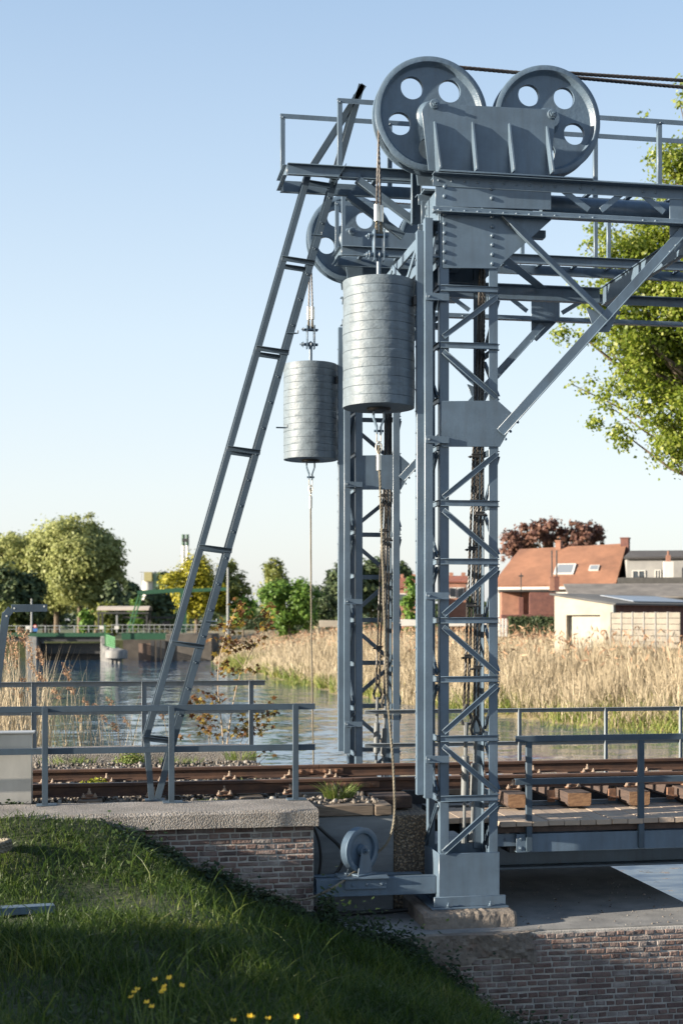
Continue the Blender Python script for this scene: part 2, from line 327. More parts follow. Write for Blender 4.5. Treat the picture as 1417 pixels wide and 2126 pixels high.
def water_mat():
    m = bpy.data.materials.new('canal_water'); m.use_nodes = True; N, L = nodes(m); b = N['Principled BSDF']
    b.inputs['Base Color'].default_value = (0.020, 0.066, 0.130, 1); b.inputs['Roughness'].default_value = 0.05; b.inputs['IOR'].default_value = 1.33
    tc = N.new('ShaderNodeTexCoord'); geo = N.new('ShaderNodeNewGeometry'); acc = geo.outputs['Normal']
    for sc_, st_x, k_, rot in ((1.1, 0.5, 0.17, -14), (4.5, 0.5, 0.17, 9), (0.30, 0.7, 0.09, 20)):      # wind ripples of three sizes tilt the surface
        mp = N.new('ShaderNodeMapping'); mp.inputs['Scale'].default_value = (st_x, 1.3, 1); mp.inputs['Rotation'].default_value = (0, 0, R(rot)); L.new(tc.outputs['Object'], mp.inputs[0])
        n = N.new('ShaderNodeTexNoise'); n.inputs['Scale'].default_value = sc_; n.inputs['Detail'].default_value = 3; n.inputs['Distortion'].default_value = 0.5; L.new(mp.outputs[0], n.inputs['Vector'])
        su = N.new('ShaderNodeVectorMath'); su.operation = 'SUBTRACT'; L.new(n.outputs['Color'], su.inputs[0]); su.inputs[1].default_value = (0.5, 0.5, 0.5)
        mu = N.new('ShaderNodeVectorMath'); mu.operation = 'MULTIPLY'; L.new(su.outputs[0], mu.inputs[0]); mu.inputs[1].default_value = (k_*0.6, k_, 0)
        ad = N.new('ShaderNodeVectorMath'); ad.operation = 'ADD'; L.new(acc, ad.inputs[0]); L.new(mu.outputs[0], ad.inputs[1]); acc = ad.outputs[0]
    no = N.new('ShaderNodeVectorMath'); no.operation = 'NORMALIZE'; L.new(acc, no.inputs[0]); L.new(no.outputs[0], b.inputs['Normal']); return m
WL = -0.6
wm = MB(); wm.add([(-900,-60,WL),(900,-60,WL),(900,1500,WL),(-900,1500,WL)], [(0,1,2,3)])
struct(wm.build('water', water_mat(), smooth=0))
GROUNDG = mat('meadow_ground', (0.11, 0.12, 0.045), 0.95, col2=(0.055, 0.065, 0.025), vscale=0.3, bump=0.5, bscale=3, bdist=0.1)
REEDSOIL = mat('reed_litter_ground', (0.26, 0.20, 0.11), 0.95, col2=(0.13, 0.11, 0.05), vscale=0.8, bump=0.8, bscale=5, bdist=0.15)
struct(grid('grass_bank', np.linspace(-30, 9, 157), np.linspace(-6, 13.84, 80), bankz, SOIL))
# right-hand bank: shoreline points, the land rises away from the water
SHX = [34, 28, 24.5, 20.8, 18.1, 15.2, 13.0, 12.0, 10.9, 11.0, 11.0]; SHY = [-40, 10, 35, 47, 53.4, 61, 75.9, 99, 133, 300, 1500]
def shore(Y): return np.interp(Y, SHY, SHX)+0.5*vnoise(Y, Y*0.3, 0.5, 3)
def rbz(X, Y):
    d = X-shore(Y); return np.interp(d, [-3, 0, 1.5, 5, 12, 200], [-1.4, -0.62, -0.2, 0.75, 1.15, 1.4])+0.08*vnoise(X, Y, 0.6, 1)
ysb = np.concatenate([np.linspace(-40, 150, 120), np.linspace(155, 1500, 20)])
us = np.concatenate([np.linspace(-3, 16, 40), np.linspace(18, 900, 14)])
U, YY = np.meshgrid(us, ysb); XX = shore(YY)+U; ZZ = rbz(XX, YY); nx, ny = len(us), len(ysb)
ii = np.arange(nx-1)[None, :]+np.arange(ny-1)[:, None]*nx
struct(npmesh('far_bank', np.stack([XX.ravel(), YY.ravel(), ZZ.ravel()], 1), np.stack([ii, ii+1, ii+1+nx, ii+nx], -1).reshape(-1, 4), REEDSOIL, smooth=True))
# left-hand bank beyond the track
LSX = [-0.1, -0.3, -1.2, -5.0, -7.5, -14, -15, -15]; LSY = [20.0, 24, 26, 32, 60, 125, 200, 1500]
def lbz(X, Y):
    d = np.interp(Y, LSY, LSX)-X; return np.interp(d, [-2, 0, 2.0, 6, 60], [-1.5, -0.62, 0.35, 1.3, 1.5])+0.05*vnoise(X, Y, 0.9, 4)
ysl = np.concatenate([np.linspace(20.4, 150, 90), np.linspace(160, 1500, 20)]); usl = np.concatenate([[-900, -300, -100, -40, -20], np.linspace(-12, 2, 26)])
U, YY = np.meshgrid(usl, ysl); XX = np.interp(YY, LSY, LSX)+U; ZZ = lbz(XX, YY); nx, ny = len(usl), len(ysl)
ii = np.arange(nx-1)[None, :]+np.arange(ny-1)[:, None]*nx
struct(npmesh('left_bank', np.stack([XX.ravel(), YY.ravel(), ZZ.ravel()], 1), np.stack([ii, ii+1, ii+1+nx, ii+nx], -1).reshape(-1, 4), GROUNDG, smooth=True))
# land that closes the view behind the weir
fl = MB(); fl.add([(-900,150.5,1.3),(9,150.5,1.3),(9,1500,1.3),(-900,1500,1.3)], [(0,1,2,3)]); fl.add([(-900,150.5,-1),(9,150.5,-1),(9,150.5,1.3),(-900,150.5,1.3)], [(0,1,2,3)])
struct(fl.build('ground', GROUNDG, smooth=0))

# ---------------- track bed, kerbs, walls, quay
BED = 1.625
bed = MB(); bed.box(-40, 2.12, 14.66, 19.42, 0.3, BED-0.03); struct(bed.build('track_bed', mat('dusty_ballast_ground', (0.20, 0.17, 0.13), 0.95, col2=(0.10, 0.085, 0.065), vscale=7, bump=1.0, bscale=40, bdist=0.02)))
def kerb(y0, y1, z0, z1, name, label):
    xs = np.linspace(-14, 2.166, 90); b = MB(); rng = random.Random(3); prof = [(y0, z0), (y0, z1-0.03), (y0+0.03, z1), (y1-0.02, z1), (y1, z1-0.02), (y1, z0)]; n = len(prof); vs = []; fs = []
    for i, x in enumerate(xs):
        for y, z in prof: vs.append((x, y+rng.uniform(-0.004, 0.004), z+rng.uniform(-0.004, 0.004)))
    for i in range(len(xs)-1):
        for j in range(n): fs.append((i*n+j, i*n+(j+1) % n, (i+1)*n+(j+1) % n, (i+1)*n+j))
    fs.append(tuple(range(n))); fs.append(tuple(((len(xs)-1)*n+j) for j in range(n))[::-1]); b.add(vs, fs)
    return tag(b.build(name, AGG, smooth=25), label, 'kerb')
kerb(13.76, 14.65, 1.50, 1.67, 'concrete_coping', 'pale exposed aggregate concrete coping on top of the small brick wall beside the grass')
kerb(19.42, 20.35, 1.40, 1.745, 'concrete_coping', 'low pale concrete coping on the water side of the track behind the rails')
def brickwall(x0, x1, z0, z1, y, course=0.058, seed=1, skip=None, depth=0.09):
    b = MB(); rng = random.Random(seed); k = 0; z = z0
    while z < z1-0.02:
        L = 0.205 if k % 2 else 0.102; x = x0-(0.05 if k % 2 else 0.0)+rng.uniform(-0.01, 0.01)
        while x < x1:
            l = L*rng.uniform(0.9, 1.1); xa, xb = max(x, x0), min(x+l, x1)
            if xb-xa > 0.03 and not (skip and skip((xa+xb)/2, z+0.02)):
                j = rng.uniform(-0.006, 0.006); zz0 = z+rng.uniform(-0.003, 0.003); zz1 = z+course-0.017+rng.uniform(-0.003, 0.003)
                q = lambda: rng.uniform(-0.004, 0.004); yf = y+j; c = 0.006
                vs = []
                for (X, Z) in ((xa+q(), zz0+q()), (xb-0.016+q(), zz0+q()), (xb-0.016+q(), zz1+q()), (xa+q(), zz1+q())): vs.append((X, y+depth, Z))
                m = [((vs[i][0]), yf+c+q(), (vs[i][2])) for i in range(4)]
                cx = sum(p[0] for p in vs)/4; cz = sum(p[2] for p in vs)/4
                fr = [(p[0]+(c if p[0] < cx else -c), yf+q()*0.7, p[2]+(c if p[2] < cz else -c)) for p in vs]
                b.add(vs+m+fr, [(0,1,5,4),(1,2,6,5),(2,3,7,6),(3,0,4,7),(4,5,9,8),(5,6,10,9),(6,7,11,10),(7,4,8,11),(8,9,10,11)])
            x += l
        z += course; k += 1
    return b
wl = thing('brick_wall', 'short brick retaining wall under the concrete coping, sunk into the grass bank', 'wall', (2.1, 13.9, 0.3))
brickwall(-1.4, 2.14, 0.34, 1.49, 13.85, seed=2).build('brickwork', BRICK, wl, smooth=0)
mo = MB(); mo.box(-8, 2.13, 13.862, 14.6, -0.4, 1.495); mo.build('mortar', MORTAR, wl)
def sk(x, z): return (x < 4.05 and z > 0.27+0.03*math.sin(x*9)) or (x < 4.25 and z > 0.36 and math.sin(x*31) > 0.2)
ql = thing('brick_wall', 'weathered brick quay wall below the steel tower, in the lower right corner', 'wall', (4.2, 13.15, -1))
brickwall(2.4, 6.34, -1.2, 0.485, 13.10, seed=5, skip=sk).build('brickwork', BRICK, ql, smooth=0)
mo = MB(); mo.box(2.3, 6.30, 13.113, 14.5, -1.6, 0.485); mo.build('mortar', MORTAR, ql)
# broken concrete edge over the brickwork
rg = random.Random(4); b = MB(); xs = np.linspace(2.3, 4.25, 60); zs = np.linspace(0.24, 0.492, 9); vs = []
for x in xs:
    for i, z in enumerate(zs):
        zz = z if 0 < i < 8 else (z+0.05*math.sin(x*7)+0.03*math.sin(x*17+1) if i == 0 else z)
        taper = max(0, (x-3.95)/0.3)
        vs.append((x, 13.065+rg.uniform(-0.014, 0.014)+0.02*math.sin(x*5+z*9)+0.05*taper+(0.05*(1-abs(i-4)/4.5 > 0.3)*0), zz))
n = len(zs); fs = [(i*n+j, (i+1)*n+j, (i+1)*n+j+1, i*n+j+1) for i in range(len(xs)-1) for j in range(n-1)]
m0 = len(vs); vs += [(x, 13.3, 0.497) for x in xs]; fs += [(i*n+n-1, (i+1)*n+n-1, m0+i+1, m0+i) for i in range(len(xs)-1)]
m1 = len(vs); vs += [(x, 13.3, 0.24) for x in xs]; fs += [(i*n, m1+i, m1+i+1, (i+1)*n) for i in range(len(xs)-1)]
b.add(vs, fs); b.build('broken_concrete_edge', PLINTH, ql, smooth=20)
bench = MB(); bench.box(2.1, 6.27, 13.16, 22, -1.5, 0.50)
struct(bench.build('quay', CONC))
# abutment: panel, pebbledash side, back wall
ab = thing('abutment', 'grey concrete bridge abutment panel with pebbledash side behind the small sheave', 'abutment', (2.7, 14.4, 0.5))
p = MB(); p.box(2.145, 3.06, 14.30, 14.5, 0.5, 1.515); p.build('panel', PANEL, ab, bevel=0.012)
p = MB(); p.box(3.06, 3.50, 14.36, 19.4, 0.5, 1.50); p.box(2.145, 3.06, 14.5, 19.4, 0.5, 1.49); p.build('pebbledash_block', PEBBLE, ab, bevel=0.02)
# plinth under the tower (near one and far one)
def plinth(dy, label):
    b = MB(); rng = random.Random(9); x0, x1, y0, y1, z0, z1 = 3.17, 4.13, 13.34+dy, 14.5+dy, 0.49, 0.655
    nx = 26; prof = [(y0-0.02, z0), (y0, z0+0.06), (y0+0.012, z1-0.03), (y0+0.04, z1), (y1, z1), (y1, z0)]; n = 6; vs = []
    for i in range(nx+1):
        x = x0+(x1-x0)*i/nx
        for y, z in prof:
            e = 0.03 if i in (0, nx) else 0; vs.append((x, y+rng.uniform(-0.013, 0.013)+e*(y < 14+dy), z+(rng.uniform(-0.01, 0.006)-e*0.5)*(z > z0)))
    b.add(vs, [(i*n+j, i*n+(j+1) % n, (i+1)*n+(j+1) % n, (i+1)*n+j) for i in range(nx) for j in range(n)]+[tuple(range(n)), tuple(nx*n+j for j in range(n))[::-1]])
    return tag(b.build('concrete_plinth', PLINTH, smooth=25), label, 'plinth')
plinth(0, 'rust stained concrete plinth carrying the base box of the nearer tower')

# ================================================================== LIFT TOWERS
X0, X1, YF, YB, DY = 3.39, 4.00, 13.60, 14.20, 4.70
def zt(y): return EYE-(y-HZ)*0.004923
GXL = aY(915, 880, 13.59).x
tw = thing('lift_tower', 'tall blue-grey riveted lattice tower nearest the camera, standing on the rust stained plinth', 'tower', (3.7, 13.9, 0.65))
for (x, y, sx, sy) in ((X0, YF, 1, 1), (X1, YF, -1, 1), (X0, YB, 1, -1), (X1, YB, -1, -1)):
    b = MB(); b.angle((x, y, 1.15), (x, y, 8.02), (sx,0,0), (0,sy,0), 0.095, 0.012); b.build('leg', PAINT, tw, bevel=0.004)
b = MB(); b.box(X0-0.012, X1+0.012, YF-0.012, YB+0.012, 0.66, 1.20)
b.v = []; b.f = []
for (xa, xb, ya, yb) in ((X0-0.014, X1+0.014, YF-0.014, YF-0.002), (X0-0.014, X1+0.014, YB+0.002, YB+0.014), (X0-0.014, X0-0.002, YF-0.002, YB+0.002), (X1+0.002, X1+0.014, YF-0.002, YB+0.002)): b.box(xa, xb, ya, yb, 0.68, 1.21)
b.box(X0-0.002, X1+0.002, YF-0.002, YB+0.002, 0.68, 0.95); b.build('base_box', PAINT, tw, bevel=0.004)
b = MB(); b.box(X0-0.105, X1+0.09, YF-0.09, YB+0.08, 0.652, 0.672); b.box(X0-0.07, X1+0.07, YF-0.045, YF-0.018, 0.673, 0.775)
b.hexbolt((X1-0.1, YF-0.068, 0.673), (0,0,1), 0.016, 0.03); b.hexbolt((X0+0.07, YF-0.068, 0.673), (0,0,1), 0.016, 0.03); b.build('base_plate', PAINT, tw, bevel=0.004)
lev = [600, 718, 832, 930, 1045, 1166, 1288, 1410, 1533, 1657]
BZ = [zt(y) for y in lev]
def batten_set(face):
    for i, z in enumerate(BZ):
        if face == 'f' and i in (2, 3): continue
        if face == 'f': p, q, n = (X0+0.004, YF-0.005, z), (X1-0.002, YF-0.005, z), (0,-1,0)
        elif face == 'b': p, q, n = (X0, YB+0.005, z), (X1, YB+0.005, z), (0,1,0)
        elif face == 'l': p, q, n = (X0-0.005, YF+0.01, z), (X0-0.005, YB-0.01, z), (-1,0,0)
        else: p, q, n = (X1+0.005, YF+0.01, z), (X1+0.005, YB-0.01, z), (1,0,0)
        b = MB(); b.channel(p, q, 0.062, 0.016, n, 0.007); b.build('batten', PAINT, tw, bevel=0.003)
    zz = [zt(612), zt(706), zt(728), zt(828), zt(938), zt(1038), zt(1056), zt(1158), zt(1176), zt(1281), zt(1297), zt(1402), zt(1420), zt(1524), zt(1544), zt(1648), zt(1667), zt(1772)]
    up = [1, 0, 1, 0, 1, 0, 1, 0, 1]   # 1: runs up to the right
    up = [1, 0, 1, 0, 1, 0, 1, 0, 1]
    for i in range(9):
        za, zb = zz[2*i]-0.02, zz[2*i+1]+0.02
        if face in ('l', 'r'): u = not up[i]
        else: u = up[i]
        lo, hi = (zb, za) if u else (za, zb)
        if face == 'f': p, q, n = (X0+0.03, YF-0.0, lo), (X1-0.02, YF-0.0, hi), (0,-1,0)
        elif face == 'b': p, q, n = (X0+0.03, YB, lo), (X1-0.02, YB, hi), (0,1,0)
        elif face == 'l': p, q, n = (X0, YF+0.04, lo), (X0, YB-0.04, hi), (-1,0,0)
        else: p, q, n = (X1, YF+0.04, lo), (X1, YB-0.04, hi), (1,0,0)
        pv, qv, nv = V(p), V(q), V(n); off = nv*(0.0115 if face in ('f', 'b') else 0.0115)
        b = MB(); b.channel(pv+off, qv+off, 0.055, 0.018, n, 0.006); b.build('diagonal_brace', PAINT, tw, bevel=0.003)
for f_ in 'flr': batten_set(f_)
# middle gusset with the raking brace to the truss
def gusset_mid(y, s, name='middle_gusset'):
    Yp = 13.60; pp = [xz(914, 833, Yp), xz(1032, 832, Yp), xz(1071, 867, Yp), xz(1036, 928, Yp), xz(914, 928, Yp)]
    b = MB(); b.plateY(pp, y, 0.012); b.build(name, PAINT, tw, bevel=0.003)
gusset_mid(YF-0.003, 1)
# upper gusset plates with rivets
def gusset_top(y, th, rows=True):
    Yp = 13.59
    b = MB(); b.plateY([xz(918, 437, Yp), xz(1143, 447, Yp), xz(1143, 457, Yp), xz(1030, 558, Yp), xz(918, 556, Yp)], y, th)
    b.plateY([xz(903, 379, Yp), xz(1143, 390, Yp), xz(1143, 436, Yp), xz(903, 428, Yp)], y, th)
    if rows:
        for yy in (446, 465, 484, 503, 523, 543):
            x, z = xz(922, yy, Yp); b.dome((x, y-th, z), (0,-1,0))
        for yy in (451, 471, 490, 509, 529, 548):
            x, z = xz(1021, yy, Yp); b.dome((x, y-th, z), (0,-1,0))
        for px in (922, 1020):
            for yy in (388, 408):
                x, z = xz(px, yy+(px-922)*0.04, Yp); b.dome((x, y-th, z), (0,-1,0))
    b.build('upper_gusset', PAINT, tw, bevel=0.003)
gusset_top(YF-0.002, 0.012); gusset_top(YB+0.016, 0.012, False)
b = MB()                                        # plate on the left face below the sheaves, with its rivets
b.prism([(X0-0.003, YF+0.02, 7.20), (X0-0.003, YB-0.02, 7.20), (X0-0.003, YB-0.02, 8.0), (X0-0.003, YF+0.02, 8.0)], (-1,0,0), 0.01)
for z in np.linspace(7.25, 7.95, 8):
    b.dome((X0-0.013, YF+0.06, z), (-1,0,0)); b.dome((X0-0.013, YB-0.07, z), (-1,0,0))
b.build('side_plate', PAINT, tw, bevel=0.003)
# counterweight guide: two angles clipped to the tower
gz0, gz1 = EYE-(1660-HZ)*0.00486, EYE-(447-HZ)*0.00486
b = MB(); xg = aY(880, 900, YF).x; b.angle((xg, YF-0.03, gz0+0.0), (xg, YF-0.03, gz1), (1,0,0), (0,1,0), 0.085, 0.012); b.build('guide_rail', PAINT, tw, bevel=0.004)
xg2 = aY(865, 900, YF+0.02).x
b = MB(); b.angle((xg2, YF+0.02, gz0+0.03), (xg2, YF+0.02, gz1-0.12), (1,0,0), (0,1,0), 0.07, 0.012)
for z in np.arange(gz0+0.2, gz1-0.2, 0.22): b.dome((xg2-0.001, YF+0.06, z), (-1,0,0), 0.012, 0.010)
b.build('guide_rail', PAINT, tw, bevel=0.004)
for y in (615, 912, 1237, 1577):
    b = MB(); z = EYE-(y-HZ)*0.00488; xa, xb = aY(884, y, YF-0.05).x, aY(932, y, YF-0.05).x
    b.box(xa, xb, YF-0.046, YF-0.032, z-0.036, z+0.036); b.box(X0-0.004, X0+0.075, YF-0.032, YF-0.018, z-0.03, z+0.03); b.hexbolt((xa+0.035, YF-0.046, z), (0,-1,0), 0.011, 0.012); b.build('guide_clip', PAINT, tw, bevel=0.003)
# ---------------- truss on top, with rivets and raking braces
tr = thing('gantry_truss', 'riveted blue-grey lattice truss at the top carrying the two large nearer sheaves', 'truss', (4.6, 13.9, 7.8))
XE = 14.0
def zY(px, py, Y=13.55): return aY(px, py, Y).z
zu1, zu0 = zY(1000, 367), zY(1000, 389)         # upper chord face
zl1, zl0 = zY(1000, 431), zY(1000, 446)
for nm, za, zb, ff in (('upper_chord', zu0, zu1, 'top'), ('lower_chord', zl0, zl1, 'bot')):
    for y, sgn in ((YF-0.017, -1), (YB+0.033, 1)):
        b = MB(); xs_ = X0-0.08
        xe = XE if sgn < 0 else 4.72
        b.box(xs_, xe, y-0.007, y+0.007, za, zb)
        zf = zb if ff == 'top' else za
        b.box(xs_-0.01, xe, y+sgn*0.0071, y+sgn*0.105, zf-0.006, zf+0.006)
        if sgn < 0:
            x = xs_+0.06
            while x < 7.5:
                if x < 4.72 or (int(x/0.137) % 5 < 2): b.dome((x, y-0.007, (za+zb)/2), (0,-1,0), 0.015, 0.012)
                x += 0.137
        b.build(nm, PAINT, tr, bevel=0.003)
for (pa, pb) in (((1153,385),(1221,436)), ((1298,395),(1246,437)), ((1322,396),(1377,441)), ((1540,405),(1470,447)), ((1560,405),(1625,450))):
    for y in (YF-0.006,):
        b = MB(); p = aY(pa[0], pa[1], YF); q = aY(pb[0], pb[1], YF); p.y = q.y = y; b.bar(p, q, 0.008, 0.062, (0,1,0)); b.build('lattice_bar', PAINT, tr, bevel=0.002)
for y in (YF-0.012,):
    b = MB(); pp = [xz(1388, 396, YF), xz(1464, 402, YF), xz(1464, 464, YF), xz(1402, 524, YF), xz(1388, 513, YF)]; b.plateY(pp, y+0.011, 0.011); b.build('joint_gusset', PAINT, tr, bevel=0.003)
for y, n in ((YF-0.034, 1),):
    b = MB(); p, q = aY(1043, 906, YF), aY(1422, 487, YF); p.y = q.y = y; b.angle(p, q, (-0.74,0,0.67) if n > 0 else (0.74,0,-0.67), (0,-1,0) if n > 0 else (0,1,0), 0.10, 0.011, 0.05)
    for (px, py) in ((1058, 897), (1048, 913), (1073, 878), (1255, 676), (1268, 660), (1400, 512), (1388, 525)):
        c = aY(px, py, YF); b.dome((c.x-0.01, y-0.011*n, c.z), (0,-n,0), 0.016, 0.012)
    b.build('raking_brace', PAINT, tr, bevel=0.003)
    b = MB(); p, q = aY(1036, 452, YF), aY(1255, 668, YF); p.y = q.y = y+0.013*n; b.angle(p, q, (0.7,0,0.7), (0,-1,0) if n > 0 else (0,1,0), 0.075, 0.010, 0.055)
    b.build('counter_brace', PAINT, tr, bevel=0.003)
    b = MB(); b.plateY([xz(1218, 640, YF), xz(1252, 655, YF), xz(1285, 640, YF), xz(1262, 690, YF), xz(1233, 690, YF), xz(1214, 640, YF)], y+0.026*n, 0.010); b.build('brace_gusset', PAINT, tr, bevel=0.003)
# shaft casing between the two truss faces
b = MB(); p = aY(1120, 400, 14.0); b.lathe([(0.115, 0), (0.115, 8.5)], (p.x, 13.92, 7.95), (1,0,0), 20); b.build('shaft_casing', PAINT, tr)

# ---------------- sheaves
def sheave(loc, r, label, group):
    t = thing('rope_sheave', label, 'sheave', loc, group); s = r/0.58
    c = V(loc)
    outer = [(0.506*s*math.cos(2*math.pi*i/72), 0.506*s*math.sin(2*math.pi*i/72)) for i in range(72)]
    loops = [[V((x, 0, z)) for x, z in outer]]
    for k in range(5):
        a = R(53+72*k); loops.append([V((0.332*s*math.cos(a)+0.116*s*math.cos(2*math.pi*i/28), 0, 0.332*s*math.sin(a)+0.116*s*math.sin(2*math.pi*i/28))) for i in range(28)])
    flat = [p for l in loops for p in l]; tris = tessellate_polygon(loops); h = 0.028*s; n = len(flat); b = MB(); tt = []
    for q in tris:
        nrm = (flat[q[1]]-flat[q[0]]).cross(flat[q[2]]-flat[q[0]]); tt.append(q if nrm.y < 0 else q[::-1])
    fs = [tuple(q) for q in tt]+[tuple(i+n for i in q[::-1]) for q in tt]; o = 72
    for k in range(5):
        for i in range(28): j = (i+1) % 28; fs.append((o+i, o+j, o+j+n, o+i+n))
        o += 28
    b.add([c+p+V((0,-h,0)) for p in flat]+[c+p+V((0,h,0)) for p in flat], fs); b.build('web', CAST, t, smooth=30)
    b = MB(); pr = [(.490,-.028),(.506,-.040),(.519,-.082),(.529,-.094),(.570,-.094),(.582,-.086),(.578,-.070),(.538,-.062),(.530,-.045),(.538,-.028),(.566,-.008),(.566,.008),(.538,.028),(.530,.045),(.538,.062),(.578,.070),(.582,.086),(.570,.094),(.529,.094),(.519,.082),(.506,.040),(.490,.028)]
    b.lathe([(x*s, y) for x, y in pr], c, (0,1,0), 96, closed=True); b.build('rim', CAST, t, smooth=40)
    b = MB(); b.lathe([(0.155*s,-0.02),(0.13*s,-0.05),(0.112*s,-0.085),(0.105*s,-0.15),(0.0,-0.15)], c, (0,1,0), 32); b.lathe([(0.0,0.15),(0.105*s,0.15),(0.112*s,0.085),(0.13*s,0.05),(0.155*s,0.02)], c, (0,1,0), 32); b.build('hub', CAST, t, smooth=40)
    return t
PL = V((3.363, 13.93, 8.83)); PR = V((4.615, 13.93, 8.845))
g_ = 'large rope sheaves on top of the towers'
s1 = sheave(PL, 0.595, 'large grey cast sheave nearest the camera with blistered paint, directly above the bigger looking counterweight', g_)
s2 = sheave(PR, 0.575, 'second large grey sheave to the right of the nearest one, standing clear against the sky', g_)
# bearing bracket with stiffener ribs and axle ends
br = thing('sheave_bracket', 'blue-grey bearing bracket with stiffener ribs holding the two nearer sheaves', 'bracket', (4.0, 13.93, 8.2))
def bracket_plate(y, name, front):
    pts = []
    c1 = aY(901, 230, YF); c2 = aY(1135, 243, YF); r = 0.112
    for a in range(200, 60, -14): pts.append((c1.x+r*math.cos(R(a)), c1.z+r*math.sin(R(a))))
    for a in range(84, -20, -13): pts.append((c2.x+r*math.cos(R(a)), c2.z+r*math.sin(R(a))))
    pts += [xz(1147, 361, YF), xz(893, 348, YF)]
    b = MB(); b.plateY(pts, y, 0.018); b.build(name, PAINT, br, bevel=0.003)
bracket_plate(13.70, 'bearing_plate', 1); bracket_plate(14.19, 'bearing_plate', 0)
for (pa, pb, yt) in ((902, 910, 252), (981, 985, 253), (1057, 1062, 256), (1135, 1142, 262)):
    b = MB(); p = aY(pa, yt, 13.66); q = aY(pb, 356+(pa-902)*0.03, 13.60)
    b.prism([(p.x-0.011, 13.6815, p.z), (p.x-0.011, 13.650, p.z), (q.x-0.013, 13.50, q.z+0.03), (q.x-0.013, 13.50, q.z), (q.x-0.013, 13.6815, q.z)], (1,0,0), 0.022); b.build('rib', PAINT, br, bevel=0.003)
for c in (PL, PR):
    for n, y in ((-1, 13.682), (1, 14.19)):
        b = MB(); b.lathe([(0.052, 0), (0.052, 0.012), (0.044, 0.018)], (c.x-0.01, y, c.z+0.04-0.04*(c is PR)), (0,n,0), 24); b.hexbolt((c.x-0.01, y+n*0.018, c.z+0.04-0.04*(c is PR)), (0,n,0), 0.034, 0.03, False); b.build('axle_bolt', CAST, br)
b = MB(); zb_ = zu1+0.0065; b.box(X0-0.05, 4.98, 13.46, 13.79, zb_, zb_+0.016); b.box(X0-0.05, 4.98, 14.10, 14.36, zb_, zb_+0.016)
for i in range(9): b.dome((X0+0.05+i*0.19, 13.52, zb_+0.016), (0,0,1), 0.017, 0.014)
b.build('foot_plate', PAINT, br, bevel=0.003)
# ---------------- counterweight
cwl = V((2.822, 13.93, 5.78))
cw = thing('counterweight', 'big cylindrical counterweight of stacked painted discs hanging on the nearer tower', 'counterweight', cwl)
def weightmesh():
    b = MB(); rng = random.Random(11); prof = [(0.0, 0.0), (0.355, 0.0)]; n = 14; H = 1.30; hs = H/n; rr = [0.371+rng.uniform(-0.002, 0.002) for _ in range(n)]
    for i in range(n):
        z0 = i*hs; z1 = z0+hs; r = rr[i]; pro = [(r-0.0055, z0), (r, z0+0.0035), (r, z0+hs*0.35), (r, z0+hs*0.7), (r, z1-0.0035)]
        prof += pro
    prof += [(0.357, H), (0.0, H)]
    nn = 128; k = len(prof); vs = []; fs = []
    for i, (r, h) in enumerate(prof):
        for j in range(nn):
            a = 2*math.pi*j/nn; wob = 0.002*math.sin(3*a+i//5*0.7)+0.0012*math.sin(11*a+i//5*2.3)*(r > 0.3)-(0.0 if i % 5 != 2 or i < 3 else -0.0045*max(0.0, math.sin(2*a+i*1.9)))
            q = r+wob if r > 0.01 else r; dz = 0.0022*math.sin(3*a+i//5*1.7)*(0 < h < H)
            vs.append(cwl+V((q*math.cos(a), q*math.sin(a), h+dz)))
    for i in range(k-1):
        for j in range(nn): fs.append((i*nn+j, i*nn+(j+1) % nn, (i+1)*nn+(j+1) % nn, (i+1)*nn+j))
    b.add(vs, fs); return b
weightmesh().build('disc_stack', WEIGHT, cw, smooth=40)
b = MB(); b.lathe([(0.0, -0.03), (0.12, -0.03), (0.125, -0.0005)], cwl, (0,0,1), 24); b.build('bottom_washer', DARKIRON, cw)
b = MB(); b.tube([cwl+V((0,0,1.301)), cwl+V((0,0,1.56))], 0.024, 12); b.lathe([(0.026, -0.03), (0.05, 0), (0.026, 0.03)], cwl+V((0,0,1.585)), (1,0,0), 16); b.build('lifting_rod', CAST, cw)
b = MB(); z_ = 1.585
for sx in (-1, 1):
    b.prism([cwl+V((sx*0.05-0.008, -0.045, z_-0.06)), cwl+V((sx*0.05-0.008, 0.045, z_-0.06)), cwl+V((sx*0.05-0.008, 0.06, z_+0.26)), cwl+V((sx*0.05-0.008, -0.06, z_+0.26))], (1,0,0), 0.016)
b.tube([cwl+V((-0.10, 0, z_)), cwl+V((0.10, 0, z_))], 0.02, 10)
b.tube([cwl+V((-0.13, 0.03, z_+0.2)), cwl+V((0.10, 0.03, z_+0.2))], 0.013, 10); b.tube([cwl+V((-0.11, -0.03, z_+0.2)), cwl+V((0.10, -0.03, z_+0.2))], 0.013, 10)
b.hexbolt(cwl+V((-0.10, 0, z_)), (-1,0,0), 0.03, 0.03); b.hexbolt(cwl+V((-0.10, 0.03, z_+0.2)), (-1,0,0), 0.022, 0.02)
b.build('clevis', CAST, cw, bevel=0.003)
b = MB(); b.tube([cwl+V((0.3, -0.10, 1.06)), V((xg2+0.03, YF+0.08, cwl.z+1.06))], 0.02, 8); b.box(xg2-0.03, xg2-0.004, YF+0.03, YF+0.12, cwl.z+1.02, cwl.z+1.11); b.build('guide_shoe', DARKIRON, cw)
b = MB()
for sx in (-1, 1):
    pts = [cwl+V((sx*0.055, 0, -0.031)), cwl+V((sx*0.055, 0, -0.10)), cwl+V((sx*0.022, 0, -0.19)), cwl+V((sx*0.022, 0, -0.27))]
    for i in range(3): b.bar(pts[i], pts[i+1]+V((0,0,-0.002 if i < 2 else 0)), 0.075, 0.012, (0,1,0))
b.tube([cwl+V((-0.05, 0, -0.235)), cwl+V((0.05, 0, -0.235))], 0.013, 8); b.build('bottom_hanger', CAST, cw)
